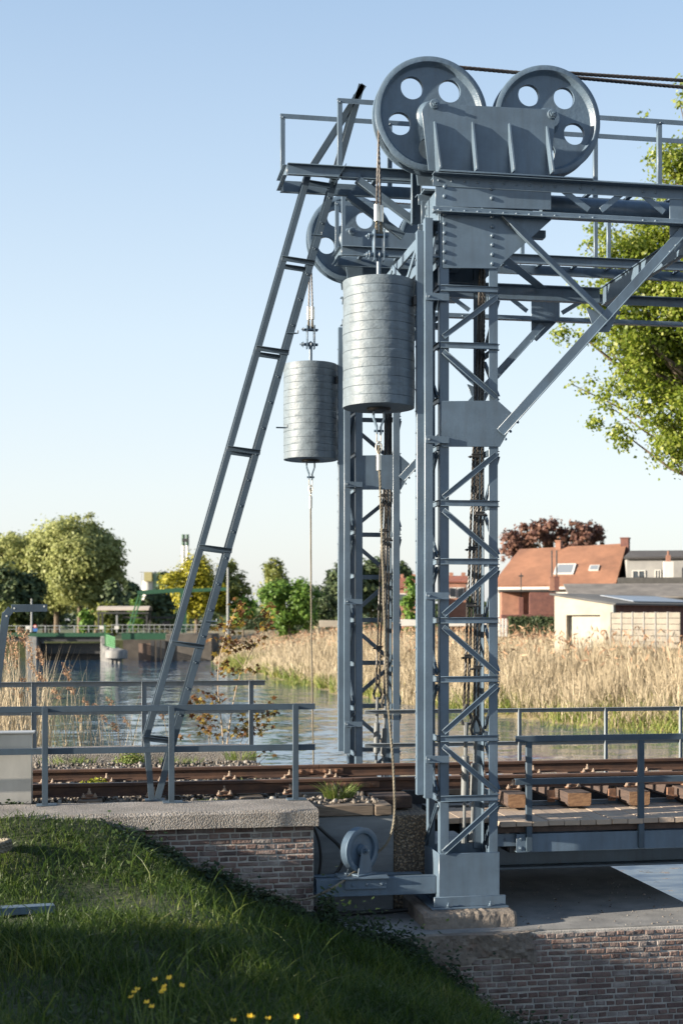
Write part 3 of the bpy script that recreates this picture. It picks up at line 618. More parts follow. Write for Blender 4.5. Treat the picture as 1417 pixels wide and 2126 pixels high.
b = MB(); c = cwl+V((0,0,-0.29)); b.tube([c+V((-0.022,0,0.05)), c+V((-0.022,0,-0.05)), c+V((0,0,-0.075)), c+V((0.022,0,-0.05)), c+V((0.022,0,0.05))], 0.008, 6); b.build('shackle', FERRULE, cw)

# ---------------- hoist ropes over the sheaves
def arcpts(c, r, a0, a1, n, y): return [V((c.x+r*math.cos(R(a0+(a1-a0)*i/n)), y, c.z+r*math.sin(R(a0+(a1-a0)*i/n)))) for i in range(n+1)]
hr = thing('hoist_rope', 'pair of twisted steel ropes from the bigger looking counterweight over the nearest sheave', 'rope', (2.82, 13.93, 7.5))
fz = cwl.z+1.83
for sy, sx in ((-0.02, -0.024), (0.02, 0.024)):
    b = MB(); r_ = 0.543; top = arcpts(PL, r_, 180, 92, 20, PL.y+sy)
    b.rope([V((cwl.x+sx, cwl.y+sy*0.6, fz+0.25)), V((PL.x-r_, PL.y+sy, PL.z-0.15))]+top+[V((XE, PL.y+sy, PL.z+r_-0.18))], 0.0125, 0.15); b.build('rope', TOPROPE if sy > 0 else TOPROPE, hr)
    b = MB(); b.tube([V((cwl.x+sx*1.0, cwl.y+sy*0.6, fz+0.10)), V((cwl.x+sx, cwl.y+sy*0.6, fz+0.27))], 0.029, 12); b.build('ferrule', FERRULE, hr)
    b = MB(); b.rope([V((cwl.x+sx, cwl.y+sy*0.6, fz+0.11)), V((cwl.x+sx+0.014, cwl.y, fz-0.06))], 0.012, 0.1); b.rope([V((cwl.x+sx, cwl.y+sy*0.6, fz+0.11)), V((cwl.x+sx-0.014, cwl.y, fz-0.06))], 0.012, 0.1); b.build('eye_splice', ALGAE, hr)
hr2 = thing('hoist_rope', 'pair of taut steel ropes running off to the right from the second nearer sheave', 'rope', (4.6, 13.93, 9.3))
for sy in (-0.02, 0.02):
    b = MB(); b.rope(arcpts(PR, 0.543, 180, 88, 16, PR.y+sy)+[V((XE, PR.y+sy, PR.z+0.60))], 0.0125, 0.15); b.build('rope', TOPROPE, hr2)

# ---------------- dark lifting ropes inside the tower
def liftrope(a, bp, rod_bottom, label, group, grip_z):
    t = thing('lifting_rope', label, 'rope', (a.x, a.y, 1.5), group)
    for sx in (-0.018, 0.018):
        b = MB(); b.rope([a+V((sx,0,0)), bp+V((sx*1.2, 0.01, 0.12))], 0.015, 0.14); b.build('rope', DARKROPE, t)
    for i, z in enumerate(grip_z):
        b = MB(); k = (a.z-z)/(a.z-bp.z); c = a.lerp(bp, k); s_ = 1 if i % 2 else -1
        b.tube([c+V((-0.05,-0.02,0)), c+V((0.07*s_,-0.025,0.0))], 0.010, 6); b.tube([c+V((-0.045,-0.02,0.03)), c+V((0.055,-0.02,0.03))], 0.009, 6); b.hexa(c+V((0,-0.004,0.015)), (0.04,0,0), (0,0.022,0), (0,0,0.02)); b.hexbolt(c+V((0.05*s_,-0.02,0.0)), (s_,0,0), 0.015, 0.02, False); b.build('rope_grip', DARKIRON, t)
    c = bp
    b = MB(); pts = [c+V((0.0,0,0.14))]+[c+V((0.055*math.sin(R(a_)), 0, -0.03-0.07*math.cos(R(a_)))) for a_ in (140, 100, 60, 20, -20, -60, -100, -140)][::-1]
    b.tube([c+V((0,0,0.14)), c+V((-0.035,0,0.06)), c+V((-0.055,0,-0.01)), c+V((-0.04,0,-0.06)), c+V((0,0,-0.08)), c+V((0.04,0,-0.06)), c+V((0.055,0,-0.01)), c+V((0.035,0,0.06)), c+V((0,0,0.14))], 0.017, 8); b.build('thimble', DARKIRON, t)
    b = MB(); d = rod_bottom-c; b.tube([c+V((0,0,-0.05)), c+d*0.12, c+d*0.3], [0.03, 0.022, 0.02], 8); b.tube([c+d*0.3, c+d*0.31, c+d*0.62, c+d*0.64], [0.022, 0.042, 0.042, 0.02], 12); b.tube([c+d*0.64, c+d*0.9, c+d*0.92, c+d], [0.018, 0.018, 0.03, 0.03], 8); b.build('turnbuckle', GREYROD, t)
    return t
g2 = 'lifting ropes inside the towers'
yr = 13.96
def hY(px, py): return aY(px, py, yr)
gz = [zt(y) for y in (940, 1038, 1138, 1258, 1368)]
lr1 = liftrope(hY(1000, 560), hY(967, 1490), hY(962, 1750), 'left dark greased lifting rope with screw clamps inside the nearer tower', g2, gz)
lr2 = liftrope(hY(1006, 560)+V((0,0.08,0)), hY(992, 1515)+V((0,0.08,0)), hY(982, 1750)+V((0,0.08,0)), 'right dark greased lifting rope with screw clamps inside the nearer tower', g2, [z-0.12 for z in gz])

# ---------------- copies for the far side of the track
def copy_far(o, label, mirror=True):
    c = dup(o, None, o.location+V((0, DY, 0)), label)
    for ch in (c.children if mirror else ()):           # the far side is the mirror image; only the guide and its clips face the same way
        if ch.name.startswith('guide'): continue
        if ch.name.startswith('middle_gusset'): ch.location.y += 0.02; continue
        me = ch.data.copy(); me.transform(Matrix.Diagonal((1, -1, 1, 1))); me.flip_normals(); ch.data = me
    return c
copy_far(tw, 'blue-grey riveted lattice tower on the far side of the track, standing behind the counterweights')
trf = copy_far(tr, 'riveted lattice truss on the far side, seen lower down behind the nearer truss', False)
for ch in list(trf.children):
    if ch.name.startswith('shaft_casing'): bpy.data.objects.remove(ch)
copy_far(s1, 'large grey sheave on the far tower, half hidden behind the raking ladder')
copy_far(s2, 'farther right sheave almost hidden behind the nearer riveted gussets')
copy_far(br, 'ribbed bearing bracket on the far tower, behind the rope of the bigger looking counterweight')
copy_far(cw, 'smaller looking cylindrical counterweight hanging alone against the sky beside the raking ladder')
copy_far(hr, 'pair of ropes above the smaller looking counterweight, ending in two bright ferrules')
copy_far(hr2, 'pair of ropes on the far sheave running right behind the nearer truss')
copy_far(lr1, 'left rusty lifting rope inside the far tower, ending in a grey turnbuckle')
copy_far(lr2, 'right rusty lifting rope inside the far tower, ending in a grey turnbuckle')
plinth(DY, 'concrete plinth under the far tower, hidden beyond the track')

# ---------------- beams between the towers
def beam_between(name, label, x, pieces):
    t = thing(name, label, 'girder', (x, 16.2, 7.4))
    return t
cg = thing('cross_girder', 'sunlit cross girder of angles and lattice between the two tower heads', 'girder', (3.3, 16.2, 7.5))
for x, z, nm in ((3.30, 7.66, 'upper_chord'), (3.30, 7.28, 'lower_chord'), (3.62, 7.66, 'upper_chord'), (3.62, 7.28, 'lower_chord')):
    b = MB(); b.angle((x, YF+0.0, z), (x, YF+DY+0.55, z), (0,0,-1) if nm[0] == 'u' else (0,0,1), (1,0,0), 0.10, 0.012); b.build(nm, PAINT, cg, bevel=0.003)
for x in (3.292, 3.612):
    for k in range(6):
        ya = YF+0.45+k*0.72; b = MB(); za, zb = (7.30, 7.64) if k % 2 else (7.64, 7.30)
        b.bar((x-0.001, ya, za), (x-0.001, ya+0.68, zb), 0.010, 0.06, (1,0,0)); b.build('lattice_bar', PAINT, cg, bevel=0.002)
b = MB()
b.bar((3.285, YF+0.02, 7.62), (3.285, YF+0.55, 7.05), 0.012, 0.10, (1,0,0)); b.build('knee_brace', PAINT, cg, bevel=0.002)
b = MB(); b.bar((3.285, YF+DY+0.02, 7.05), (3.285, YF+DY-0.5, 7.5), 0.012, 0.10, (1,0,0)); b.build('knee_brace', PAINT, cg, bevel=0.002)
lg = thing('longitudinal_girder', 'dark box beam running along between the trusses at brace height', 'girder', (4.4, 16.1, 7.55))
b = MB(); b.channel((3.65, 16.07, 7.56), (6.02, 16.07, 7.56), 0.19, 0.07, (0,-1,0), 0.012); b.build('beam', PAINT, lg, bevel=0.003)
b = MB(); b.bar((4.02, 14.26, 7.66), (5.25, 16.0, 7.62), 0.012, 0.12, (0,0,1)); b.build('plan_brace', PAINT, lg, bevel=0.003)
sg = thing('cross_girder', 'bright sunlit cross beam at the right, slanting behind the long raking brace', 'girder', (6.06, 15, 7.5))
b = MB(); b.box(6.04, 6.08, 13.66, 16.02, 7.44, 7.67); b.box(6.02, 6.0395, 13.7, 16.02, 7.657, 7.67); b.box(6.02, 6.0395, 13.7, 16.02, 7.44, 7.453); b.build('beam', PAINT, sg, bevel=0.003)

# ---------------- walkways with handrails on top
def walkway(yn, yf, xl, label, stair_gap):
    t = thing('gantry_walkway', label, 'walkway', (4.0, yn, 8.4))
    for y in (yn, yf):
        b = MB(); b.channel((xl, y, 8.43), (XE, y, 8.43), 0.125, 0.05, (0,1 if y == yf else -1,0), 0.008); b.build('edge_beam', PAINT, t, bevel=0.003)
    b = MB(); b.channel((xl-0.003, yn+0.01, 8.43), (xl-0.003, yf-0.01, 8.43), 0.12, 0.04, (-1,0,0), 0.008); b.build('end_beam', PAINT, t, bevel=0.003)
    b = MB()
    x = xl+(1.0 if stair_gap else 0.3)
    while x < XE-0.2: b.box(x, x+0.05, yn+0.012, yf-0.012, 8.455, 8.48); x += 0.5
    x0 = xl+(0.95 if stair_gap else 0.1)
    for k in range(4): b.box(x0, XE, yn+0.05+k*(yf-yn-0.1)/4, yn+0.05+(k+0.22)*(yf-yn-0.1)/4, 8.481, 8.497)
    b.build('deck_grating', PAINT, t)
    xn = xl+(0.55 if stair_gap else 0.0)
    for y, xs_ in ((yn, xn), (yf, xl)):
        b = MB(); b.angle((xs_, y, 9.24), (XE, y, 9.24), (0,0,-1), (0,1,0), 0.055, 0.007); b.build('handrail', PAINT, t, bevel=0.002)
        x = xs_+0.004
        while x < XE:
            b = MB(); b.angle((x, y+0.008, 8.37), (x, y+0.008, 9.232), (1,0,0), (0,1,0), 0.05, 0.007); b.hexbolt((x+0.025, y+0.007, 9.2), (0,-1,0), 0.012, 0.01, False); b.build('post', PAINT, t, bevel=0.002); x += 1.22
    return t
XL = at(600, 345, 14.6).x
wk = walkway(14.64, 15.2, XL, 'narrow walkway with thin handrails behind the nearer sheaves, reaching out left past the ladder', True)
walkway(17.75, 18.25, 3.1, 'second thin railed walkway on the far side, seen below the nearer truss', False)

# knee brackets that carry the walkway end, on the left of the tower head
for y_ in (14.62, 15.2):
    b = MB(); b.bar(V((2.72, y_, 8.36)), V((3.36, y_, 7.93)), 0.075, 0.075, (0,1,0)); b.bar(V((2.55, y_, 8.39)), V((2.76, y_, 8.39)), 0.05, 0.07, (0,1,0)); b.build('knee_bracket', PAINT, wk, bevel=0.003)
b = MB(); x = aY(854, 400, 14.42).x; b.channel((x+0.05, 14.44, 7.85), (x+0.05, 14.44, 8.45), 0.11, 0.05, (0,-1,0), 0.01)
for z in (7.93, 8.2): b.hexbolt((x+0.03, 14.435, z), (0,-1,0), 0.016, 0.014)
b.build('hanger_post', PAINT, wk, bevel=0.003)

# ---------------- raking ladder on the left
ld = thing('raking_ladder', 'long raking steel ladder frame leaning from the coping up to the walkway', 'ladder', (0.0, 14.74, 1.67))
LP = [(309, 1662), (298, 1532), (638, 348), (750, 172)]; RP = [(334, 1660), (367, 1540), (706, 359), (757, 177)]
for yl, nm in ((14.74, 'near'), (15.06, 'far')):
    lp = [aY(x, y, 14.74) for x, y in LP]; rp = [aY(x, y, 14.74) for x, y in RP]
    for p in lp+rp: p.y = yl
    if nm == 'far':          # the far frame stops above the rail
        lp[0] = lp[1].lerp(lp[0], 0.55); rp[0] = rp[1].lerp(rp[0], 0.55)
    b = MB()
    for i in range(3): b.angle(lp[i], lp[i+1], (1,0,-0.28), (0,1,0), 0.064, 0.008, 0.05)
    b.build('stringer', PAINT3, ld, bevel=0.002)
    b = MB()
    for i in range(3): b.angle(rp[i], rp[i+1], (-1,0,0.28), (0,1,0), 0.070, 0.008, 0.05)
    d = rp[2]-rp[1]; n = int(d.length/0.28)
    if nm == 'near':
        for k in range(1, n): c = rp[1]+d*k/n; b.dome((c.x-0.035, yl, c.z), (0,-1,0), 0.013, 0.012); b.dome((c.x-0.052, yl, c.z+0.012), (0,-1,0), 0.010, 0.010)
    b.build('stringer', PAINT3, ld, bevel=0.002)
    for t_ in (0.003, 0.168, 0.335, 0.507, 0.683, 0.842, 0.995):
        p = lp[1].lerp(lp[2], t_); q = rp[1].lerp(rp[2], t_); b = MB(); b.angle(p+V((0,-0.002,0)), q+V((0,-0.002,0)), (0.27,0,-1), (0,-1,0), 0.05, 0.007, 0.04); b.build('tie_bar', PAINT3, ld, bevel=0.002)
rp = [aY(x, y, 14.74) for x, y in RP]; d = rp[2]-rp[1]; n = int(d.length/0.28)
for k in range(1, n):
    c = rp[1]+d*k/n; b = MB(); b.tube([(c.x-0.035, 14.755, c.z), (c.x-0.035, 15.05, c.z)], 0.010, 8); b.build('rung', PAINT3, ld)
for (px, py) in ((592, 888), (664, 488), (446, 1290), (614, 692)):
    c = aY(px, py, 14.74); b = MB(); b.tube([c+V((-0.1,0,0.0)), c, c+V((0.02,-0.01,0.0)), c+V((0.02,-0.01,0.03))], 0.009, 6); b.build('hook', PAINT3, ld)
b = MB(); c = aY(311, 1662, 14.74); b.box(c.x-0.05, c.x+0.16, 14.66, 14.85, 1.665, 1.679); b.build('foot_plate', PAINT3, ld)
b = MB(); c = aY(705, 378, 14.6); b.prism([(c.x-0.06, 14.55, c.z-0.02), (c.x-0.06, 15.1, c.z-0.02), (c.x+0.06, 15.1, c.z+0.19), (c.x+0.06, 14.55, c.z+0.19)], (1,0,-0.5), 0.008); b.build('top_bracket', PAINT3, ld)

# ================================================================== TRACK AND BRIDGE DECK
RZ = EYE-1.79            # top of the rails
def rail(y, label, joints):
    t = thing('rail', label, 'rail', (1.0, y, RZ-0.14))
    prof = [(-0.0625,0),(0.0625,0),(0.0625,0.010),(0.02,0.026),(0.0085,0.034),(0.0085,0.098),(0.033,0.108),(0.033,0.132),(0.026,0.14),(-0.026,0.14),(-0.033,0.132),(-0.033,0.108),(-0.0085,0.098),(-0.0085,0.034),(-0.02,0.026),(-0.0625,0.010)]
    segs = [-30]+joints+[XE]
    for i in range(len(segs)-1):
        b = MB(); xa, xb = segs[i]+0.003, segs[i+1]-0.003; pts = [V((xa, y+a, RZ-0.14+h)) for a, h in prof]; b.prism(pts, (1,0,0), xb-xa); b.build('rail_length', RUST, t, smooth=30)
        b = MB(); b.box(xa, xb, y-0.024, y+0.024, RZ-0.0005, RZ+0.003); b.build('running_surface', RAILTOP, t)
    for x in joints:
        for s_ in (-1, 1):
            b = MB(); yy = y+s_*0.018; b.prism([(x-0.30, yy-0.008, RZ-0.108), (x+0.30, yy-0.008, RZ-0.108), (x+0.30, yy-0.008, RZ-0.038), (x-0.30, yy-0.008, RZ-0.038)], (0,1,0), 0.016)
            if s_ < 0:
                for k in (-0.22, -0.08, 0.08, 0.22): b.hexbolt((x+k, yy-0.008, RZ-0.075), (0,-1,0), 0.019, 0.022)
            b.build('fishplate', CHAIR, t, bevel=0.003)
    return t
rn = rail(15.20, 'rusty rail nearer the camera, running behind the handrail and ladder foot', [2.78, 10.0])
rf = rail(16.64, 'rusty rail farther from the camera, next to the water', [2.62, 9.4])
def clipset(t, x, y, seed):
    rng = random.Random(seed)
    b = MB(); b.box(x-0.085, x+0.085, y-0.15, y-0.055, RZ-0.152, RZ-0.136)
    b.box(x-0.045, x+0.045, y-0.115, y-0.045, RZ-0.1355, RZ-0.105); b.build('rail_clip', CHAIR, t, bevel=0.004)
    b = MB(); b.hexbolt((x, y-0.08, RZ-0.105), (0,0,1), 0.021, 0.030); b.tube([(x, y-0.08, RZ-0.08), (x, y-0.08, RZ-0.045)], 0.011, 8)
    for k in (-0.062, 0.062): b.hexbolt((x+k, y-0.128, RZ-0.136), (0,0,1), 0.019, 0.026)
    b.build('clip_bolts', BOLT, t)
cx0 = [-0.19, 0.50, 1.27, 2.0, 2.50]
i = 0
for y, t in ((15.2, rn), (16.64, rf)):
    for x in [-1.57, -0.88]+cx0+[4.56+0.71*k for k in range(7)]: clipset(t, x+(0.25 if y > 16 and x < 3 else 0.06), y, i); i += 1
# sleepers on the bridge
gs = 'timber sleepers carrying the rails on the bridge'
names = ['leftmost', 'second', 'third', 'fourth']
sl0 = None
for k in range(9):
    x = 4.56+0.71*(k-1); lab = None
    b = None
    if k == 0: continue
    txt = {1: 'dark timber sleeper with a cracked pale end, just right of the tower leg', 2: 'timber sleeper on the bridge between two handrail posts, its pale sawn end split into rings', 3: 'timber sleeper on the bridge with the second handrail post in front of its pale end', 4: 'timber sleeper right of the second bridge handrail post, at the edge of the photo'}.get(k, 'timber sleeper on the bridge beyond the right edge')
    t = thing('sleeper', txt, 'sleeper', (x, 14.7, 1.5), gs); rng = random.Random(k)
    b = MB(); w_ = 0.13+rng.uniform(-0.008, 0.012); h0 = rng.uniform(-0.01, 0.008)
    b.prism([(x-w_, 14.702, 1.49+h0+0.03), (x-w_+0.03, 14.702, 1.49+h0), (x+w_-0.02, 14.702, 1.49+h0), (x+w_, 14.702, 1.49+h0+0.025), (x+w_, 14.702, 1.652), (x-w_, 14.702, 1.655)], (0,1,0), 2.5); b.build('timber', SLEEPER, t, bevel=0.006)
    b = MB(); b.prism([(x-w_+0.008, 14.70, 1.49+h0+0.034), (x-w_+0.034, 14.70, 1.49+h0+0.006), (x+w_-0.022, 14.70, 1.49+h0+0.006), (x+w_-0.007, 14.70, 1.49+h0+0.03), (x+w_-0.006, 14.70, 1.645), (x-w_+0.006, 14.70, 1.648)], (0,-1,0), 0.003); b.build('sawn_end', SLEND, t)
    if k in (2, 3, 4):
        b = MB(); b.box(x-w_-0.14, x-w_-0.06, 14.95, 14.99, 1.52, 1.655); b.tube([(x-w_-0.15, 14.94, 1.56), (x-w_-0.03, 14.94, 1.56)], 0.014, 8); b.build('spacer', CHAIR, t)
# sleepers and timbers on the land side
for x, y0, y1, txt in ((1.62, 14.95, 17.0, 'old timber sleeper sunk in ballast beside the grass tuft'), (0.56, 14.95, 17.0, 'old timber sleeper sunk in ballast right of the ladder foot'), (-0.12, 14.95, 17.0, 'old timber sleeper sunk in ballast left of the ladder foot')):
    b = MB(); b.box(x-0.13, x+0.13, y0, y1, 1.5, 1.653); tag(b.build('sleeper', WOOD, smooth=35, bevel=0.01), txt, 'sleeper', 'timber sleepers on the land side')
b = MB(); x0_, x1_ = 2.172, aY(774, 1675, 14.3).x; b.box(x0_, x1_, 14.27, 14.47, 1.518, 1.632); tag(b.build('timber_baulk', WOOD, bevel=0.008), 'grey cracked timber baulk lying along the top of the concrete panel', 'timber')
b = MB(); b.box(x1_+0.012, x1_+0.20, 14.26, 15.0, 1.515, 1.628); tag(b.build('timber_block', WOOD, bevel=0.012), 'short timber block with a dark rotten end, right of the grey baulk', 'timber')
b = MB(); b.box(x1_+0.08, x1_+0.52, 14.72, 17.0, 1.52, 1.66); tag(b.build('bridge_end_sleeper', SLEEPER, bevel=0.012), 'wide brown timber sleeper under the rail joint, behind the hanging rope', 'sleeper')
b = MB(); b.box(2.2, x1_+0.05, 14.48, 17.0, 1.50, 1.638); tag(b.build('bridge_end_sleeper', WOOD, bevel=0.012), 'flat pale timber sleeper behind the grey baulk, littered with stones', 'sleeper')
# deck
dk = thing('bridge_deck', 'plank footway and steel girders of the lift bridge, right of the nearer tower', 'bridge deck', (4.1, 14, 1.2))
rng = random.Random(5); b = MB(); x = 3.06; k = 0
while x < XE:
    w_ = 0.176; y0 = 13.90+rng.uniform(-0.006, 0.006)-(0 if x > 4.02 else -0.32); dz = rng.uniform(-0.003, 0.003)
    if x > 3.5: b.box(x, x+w_-0.006, y0, 15.06, 1.415+dz, 1.47+dz)
    x += w_
b.build('planks', PLANK, dk, bevel=0.004)
b = MB(); b.box(4.08, XE, 13.96, 14.02, 1.345, 1.413); b.box(4.08, XE, 14.6, 14.66, 1.345, 1.413); b.build('plank_bearer', DKWOOD, dk)
fz1, fz0 = aY(1100, 1731, 13.95).z, aY(1100, 1769, 13.95).z; fx = aY(1071, 1740, 13.95).x
b = MB(); b.channel((fx, 13.95, (fz0+fz1)/2), (XE, 13.95, (fz0+fz1)/2), fz1-fz0, 0.05, (0,1,0), 0.010)
for z in (fz0+0.045, fz1-0.045): b.hexbolt((fx+0.045, 13.945, z), (0,-1,0), 0.018, 0.012)
b.build('fascia', PAINT, dk, bevel=0.004)
b = MB(); b.box(4.03, fx+0.02, 14.0, 14.012, fz0+0.06, fz1+0.0); b.hexbolt((4.2, 14.0, fz1-0.06), (0,-1,0), 0.014, 0.012); b.build('end_bracket', PAINT, dk)
for y in (14.75, 17.55):
    b = MB(); b.box(3.9, XE, y-0.008, y+0.008, 0.86, 1.34); b.box(3.9, XE, y-0.13, y+0.13, 0.83, 0.855); b.box(3.9, XE, y-0.13, y+0.13, 1.341, 1.36); b.build('main_girder', PAINT, dk, bevel=0.003)
b = MB()
for y in (15.2, 16.64): b.box(3.6, XE, y-0.1, y+0.1, 1.2, 1.488)
x = 4.3
while x < XE: b.box(x-0.05, x+0.05, 14.02, 14.74, 1.12, 1.33); b.box(x-0.05, x+0.05, 14.76, 17.54, 1.0, 1.19); x += 1.42
b.box(3.62, XE, 15.35, 16.5, 1.30, 1.32); b.build('stringers_and_dark_floor', DARKIRON, dk)  # wide thin box: floor sheet added to keep the space under the deck dark
b = MB(); b.channel((4.1, 15.07, 1.50), (XE, 15.07, 1.50), 0.05, 0.03, (0,-1,0), 0.006); b.build('kerb_angle', PAINT, dk)
# ---------------- handrails
def railing(label, y, xa, xb, zs, posts, zfoot, name='handrail_fence', face=-1, w_=0.062, foot=True, front=0.0, m_=None):
    PAINT_ = m_ or PAINT
    t = thing(name, label, 'railing', (xa, y, zfoot))
    for z in zs:
        b = MB(); b.angle((xa, y, z), (xb, y, z), (0,0,-1), (0,-face,0), w_, 0.007, 0.05); b.build('rail_bar', PAINT_, t, bevel=0.002)
    for x in posts:
        b = MB(); b.angle((x, y+0.009*face*-1+front, zfoot), (x, y+0.009*face*-1+front, zs[0]-0.008), (1,0,0), (0,-face,0), w_*0.98, 0.008, 0.05)
        if face > 0:
            for z in zs: b.dome((x+w_*0.4, y-0.002, z-0.03), (0,-1,0), 0.012, 0.008)
        b.build('post', PAINT_, t, bevel=0.002)
        if foot: b = MB(); b.box(x-0.06, x+0.15, y-0.07, y+0.09, zfoot-0.002, zfoot+0.012); b.build('foot', PAINT_, t, bevel=0.003)
    return t
YN = 14.52
railing('blue-grey two-bar handrail on the near coping, crossing in front of the ladder foot', YN, -6, aY(654, 1460, YN).x, [aY(355, 1464, YN).z, aY(355, 1550, YN).z], [aY(p, 1600, YN).x for p in (88, 350, 607)]+[-1.9, -3.3], 1.67, front=-0.05, m_=PAINT3)
YK = 19.8
railing('grey two-bar handrail on the water side coping, seen behind the ladder foot', YK, -8, aY(550, 1420, YK).x, [aY(300, 1414, YK).z, aY(300, 1472, YK).z], [aY(p, 1450, YK).x for p in (66, 294, 516)]+[-2.1, -3.7], 1.70, face=1, w_=0.072, m_=PAINT2)
YB_ = 13.90
railing('blue-grey two-bar handrail of the plank footway in the right foreground', YB_, aY(1069, 1530, YB_).x, XE, [aY(1100, 1528, YB_).z, aY(1100, 1617, YB_).z], [aY(1093, 1600, YB_).x, aY(1326, 1600, YB_).x, 6.5, 7.6, 8.7, 9.8], aY(1093, 1768, YB_).z, foot=False, front=-0.0, m_=PAINT3)
YC = 18.25
railing('grey two-bar handrail on the far edge of the bridge, in front of the golden water', YC, 3.5, XE, [aY(1100, 1470, YC).z, aY(1100, 1538, YC).z], [aY(p, 1600, YC).x for p in (1073, 1252, 1432)]+[8, 9.3], 1.2, face=1, foot=False, w_=0.058, m_=PAINT2)

# ---------------- small guide sheave on its beam, hanging ropes, cables
bm = thing('support_beam', 'blue-grey steel beam between the small brick wall and the tower base box', 'beam', (2.7, 13.72, 0.87))
xa, xb = 2.135, X0-0.02; z1, z0 = 0.965, 0.785
b = MB(); b.channel((xa, 13.70, (z0+z1)/2), (xb, 13.70, (z0+z1)/2), z1-z0, 0.10, (0,1,0), 0.010); b.build('web', PAINT, bm, bevel=0.004)
b = MB(); b.channel((xa, 13.98, (z0+z1)/2), (X0-0.12, 13.98, (z0+z1)/2), z1-z0, 0.10, (0,-1,0), 0.010); b.build('web', PAINT, bm, bevel=0.004)
gsx = thing('guide_sheave', 'small grooved rope sheave on a tapered stand, bolted to the low beam', 'sheave', (2.62, 13.80, 0.97))
b = MB(); b.box(2.36, 2.87, 13.64, 13.93, 0.967, 0.985); b.box(2.42, 2.85, 13.672, 13.693, 0.86, 0.9665)
for x in (2.5, 2.65, 2.8): b.hexbolt((x, 13.672, 0.905), (0,-1,0), 0.014, 0.012)
b.build('base_plate', PAINT, gsx, bevel=0.003)
phi = R(33); nv = V((math.sin(phi), -math.cos(phi), 0)); tv = V((math.cos(phi), math.sin(phi), 0)); gc = V((2.605, 13.84, 1.235))
b = MB(); pr = [(0.0,-.012),(.163,-.012),(.170,-.044),(.182,-.05),(.215,-.05),(.228,-.044),(.205,-.014),(.196,0),(.205,.014),(.228,.044),(.215,.05),(.182,.05),(.170,.044),(.163,.012),(0.0,.012)]
b.lathe(pr, gc, nv, 64); b.lathe([(0.06, 0.02), (0.05, 0.07), (0.0, 0.07)], gc, nv, 24); b.build('wheel', CAST, gsx, smooth=40)
b = MB()
for s_ in (1, -1):
    o = gc+nv*s_*0.074; pts = [o+tv*-0.105+V((0,0,-0.25)), o+tv*0.105+V((0,0,-0.25)), o+tv*0.052+V((0,0,0.0))]+[o+tv*0.052*math.cos(R(a))+V((0,0,0.052*math.sin(R(a)))) for a in (30, 60, 90, 120, 150)]+[o+tv*-0.052]
    b.prism(pts, nv*s_, 0.012)
b.build('stand', PAINT, gsx, bevel=0.003)
b = MB(); b.hexa(gc+V((0,0,-0.241)), tv*0.13, nv*0.12, (0,0,0.008)); b.build('stand_foot', PAINT, gsx, bevel=0.003)
b = MB(); b.lathe([(0.036,0),(0.036,0.01)], gc+nv*0.086, nv, 20); b.hexbolt(gc+nv*0.096, nv, 0.026, 0.026, False); b.build('axle_bolt', CAST, gsx)
def bez(pts, n=40):       # smooth curve through points (Catmull-Rom)
    P = [V(p) for p in pts]; P = [P[0]*2-P[1]]+P+[P[-1]*2-P[-2]]; out = []
    for i in range(1, len(P)-2):
        for k in range(n):
            t = k/n; a, b_, c, d = P[i-1], P[i], P[i+1], P[i+2]
            out.append(0.5*((2*b_)+(c-a)*t+(2*a-5*b_+4*c-d)*t*t+(3*b_-a-3*c+d)*t**3))
    out.append(P[-2]); return out
bot = cwl+V((0,0,-0.40))
er = lambda ph: gc+tv*0.20*math.cos(R(ph))+V((0,0,0.20*math.sin(R(ph))))
path = [bot+V((0,0,0.02)), aY(795, 1200, 13.9), aY(802, 1420, 13.88), aY(815, 1580, 13.86), aY(818, 1690, 13.85), aY(806, 1745, 13.86), er(-25)+V((0.02,0,0)), er(-75), gc+tv*-0.10+V((0,0,-0.235)), gc+tv*-0.35+V((-0.05,-0.12,-0.33)), V((1.95, 13.55, 0.80)), V((1.6, 13.45, 0.90))]
cr = thing('control_rope', 'tan twisted rope from the bigger looking counterweight down round the small sheave into the grass', 'rope', (2.85, 13.9, 1.2))
b = MB(); b.rope(bez(path, 14), 0.0135, 0.11); b.build('rope', ALGAE, cr)
b = MB(); c = cwl+V((0,0,-0.36)); b.tube([c+V((0,0,0.02)), c+V((-0.028,0,-0.02)), c+V((-0.03,0,-0.06)), c+V((0,0,-0.14)), c+V((0.03,0,-0.06)), c+V((0.028,0,-0.02)), c+V((0,0,0.02))], 0.010, 6); b.build('thimble', FERRULE, cr)
b = MB(); b.tube([c+V((0,0,-0.12)), c+V((0,0,-0.28))], 0.024, 12); b.build('ferrule', FERRULE, cr)
c2 = cwl+V((0,DY,-0.40))
cr2 = thing('control_rope', 'thin tan rope hanging straight down from the smaller looking counterweight', 'rope', (2.82, 18.6, 3))
b = MB(); b.rope([c2+V((0,0,0.02)), c2+V((0.01,0,-2)), c2+V((0.06, 0, -5.0))], 0.012, 0.11); b.build('rope', ALGAE, cr2)
b = MB(); b.tube([c2+V((0,0,-0.10)), c2+V((0,0,-0.26))], 0.024, 12); b.tube([c2+V((0,0,0.06)), c2+V((-0.028,0,0.02)), c2+V((0,0,-0.1)), c2+V((0.028,0,0.02)), c2+V((0,0,0.06))], 0.010, 6); b.build('ferrule', FERRULE, cr2)
b = MB(); b.tube(bez([(2.15, 14.1, 1.50), (2.30, 14.12, 1.36), (2.46, 14.12, 1.20), (2.47, 14.12, 1.05), (2.33, 14.1, 0.86), (2.16, 14.05, 0.74)], 10), 0.017, 8); tag(b.build('cable', BLACK), 'thick black cable bulging out in a loop from behind the brick wall end', 'cable', 'black cables by the abutment')
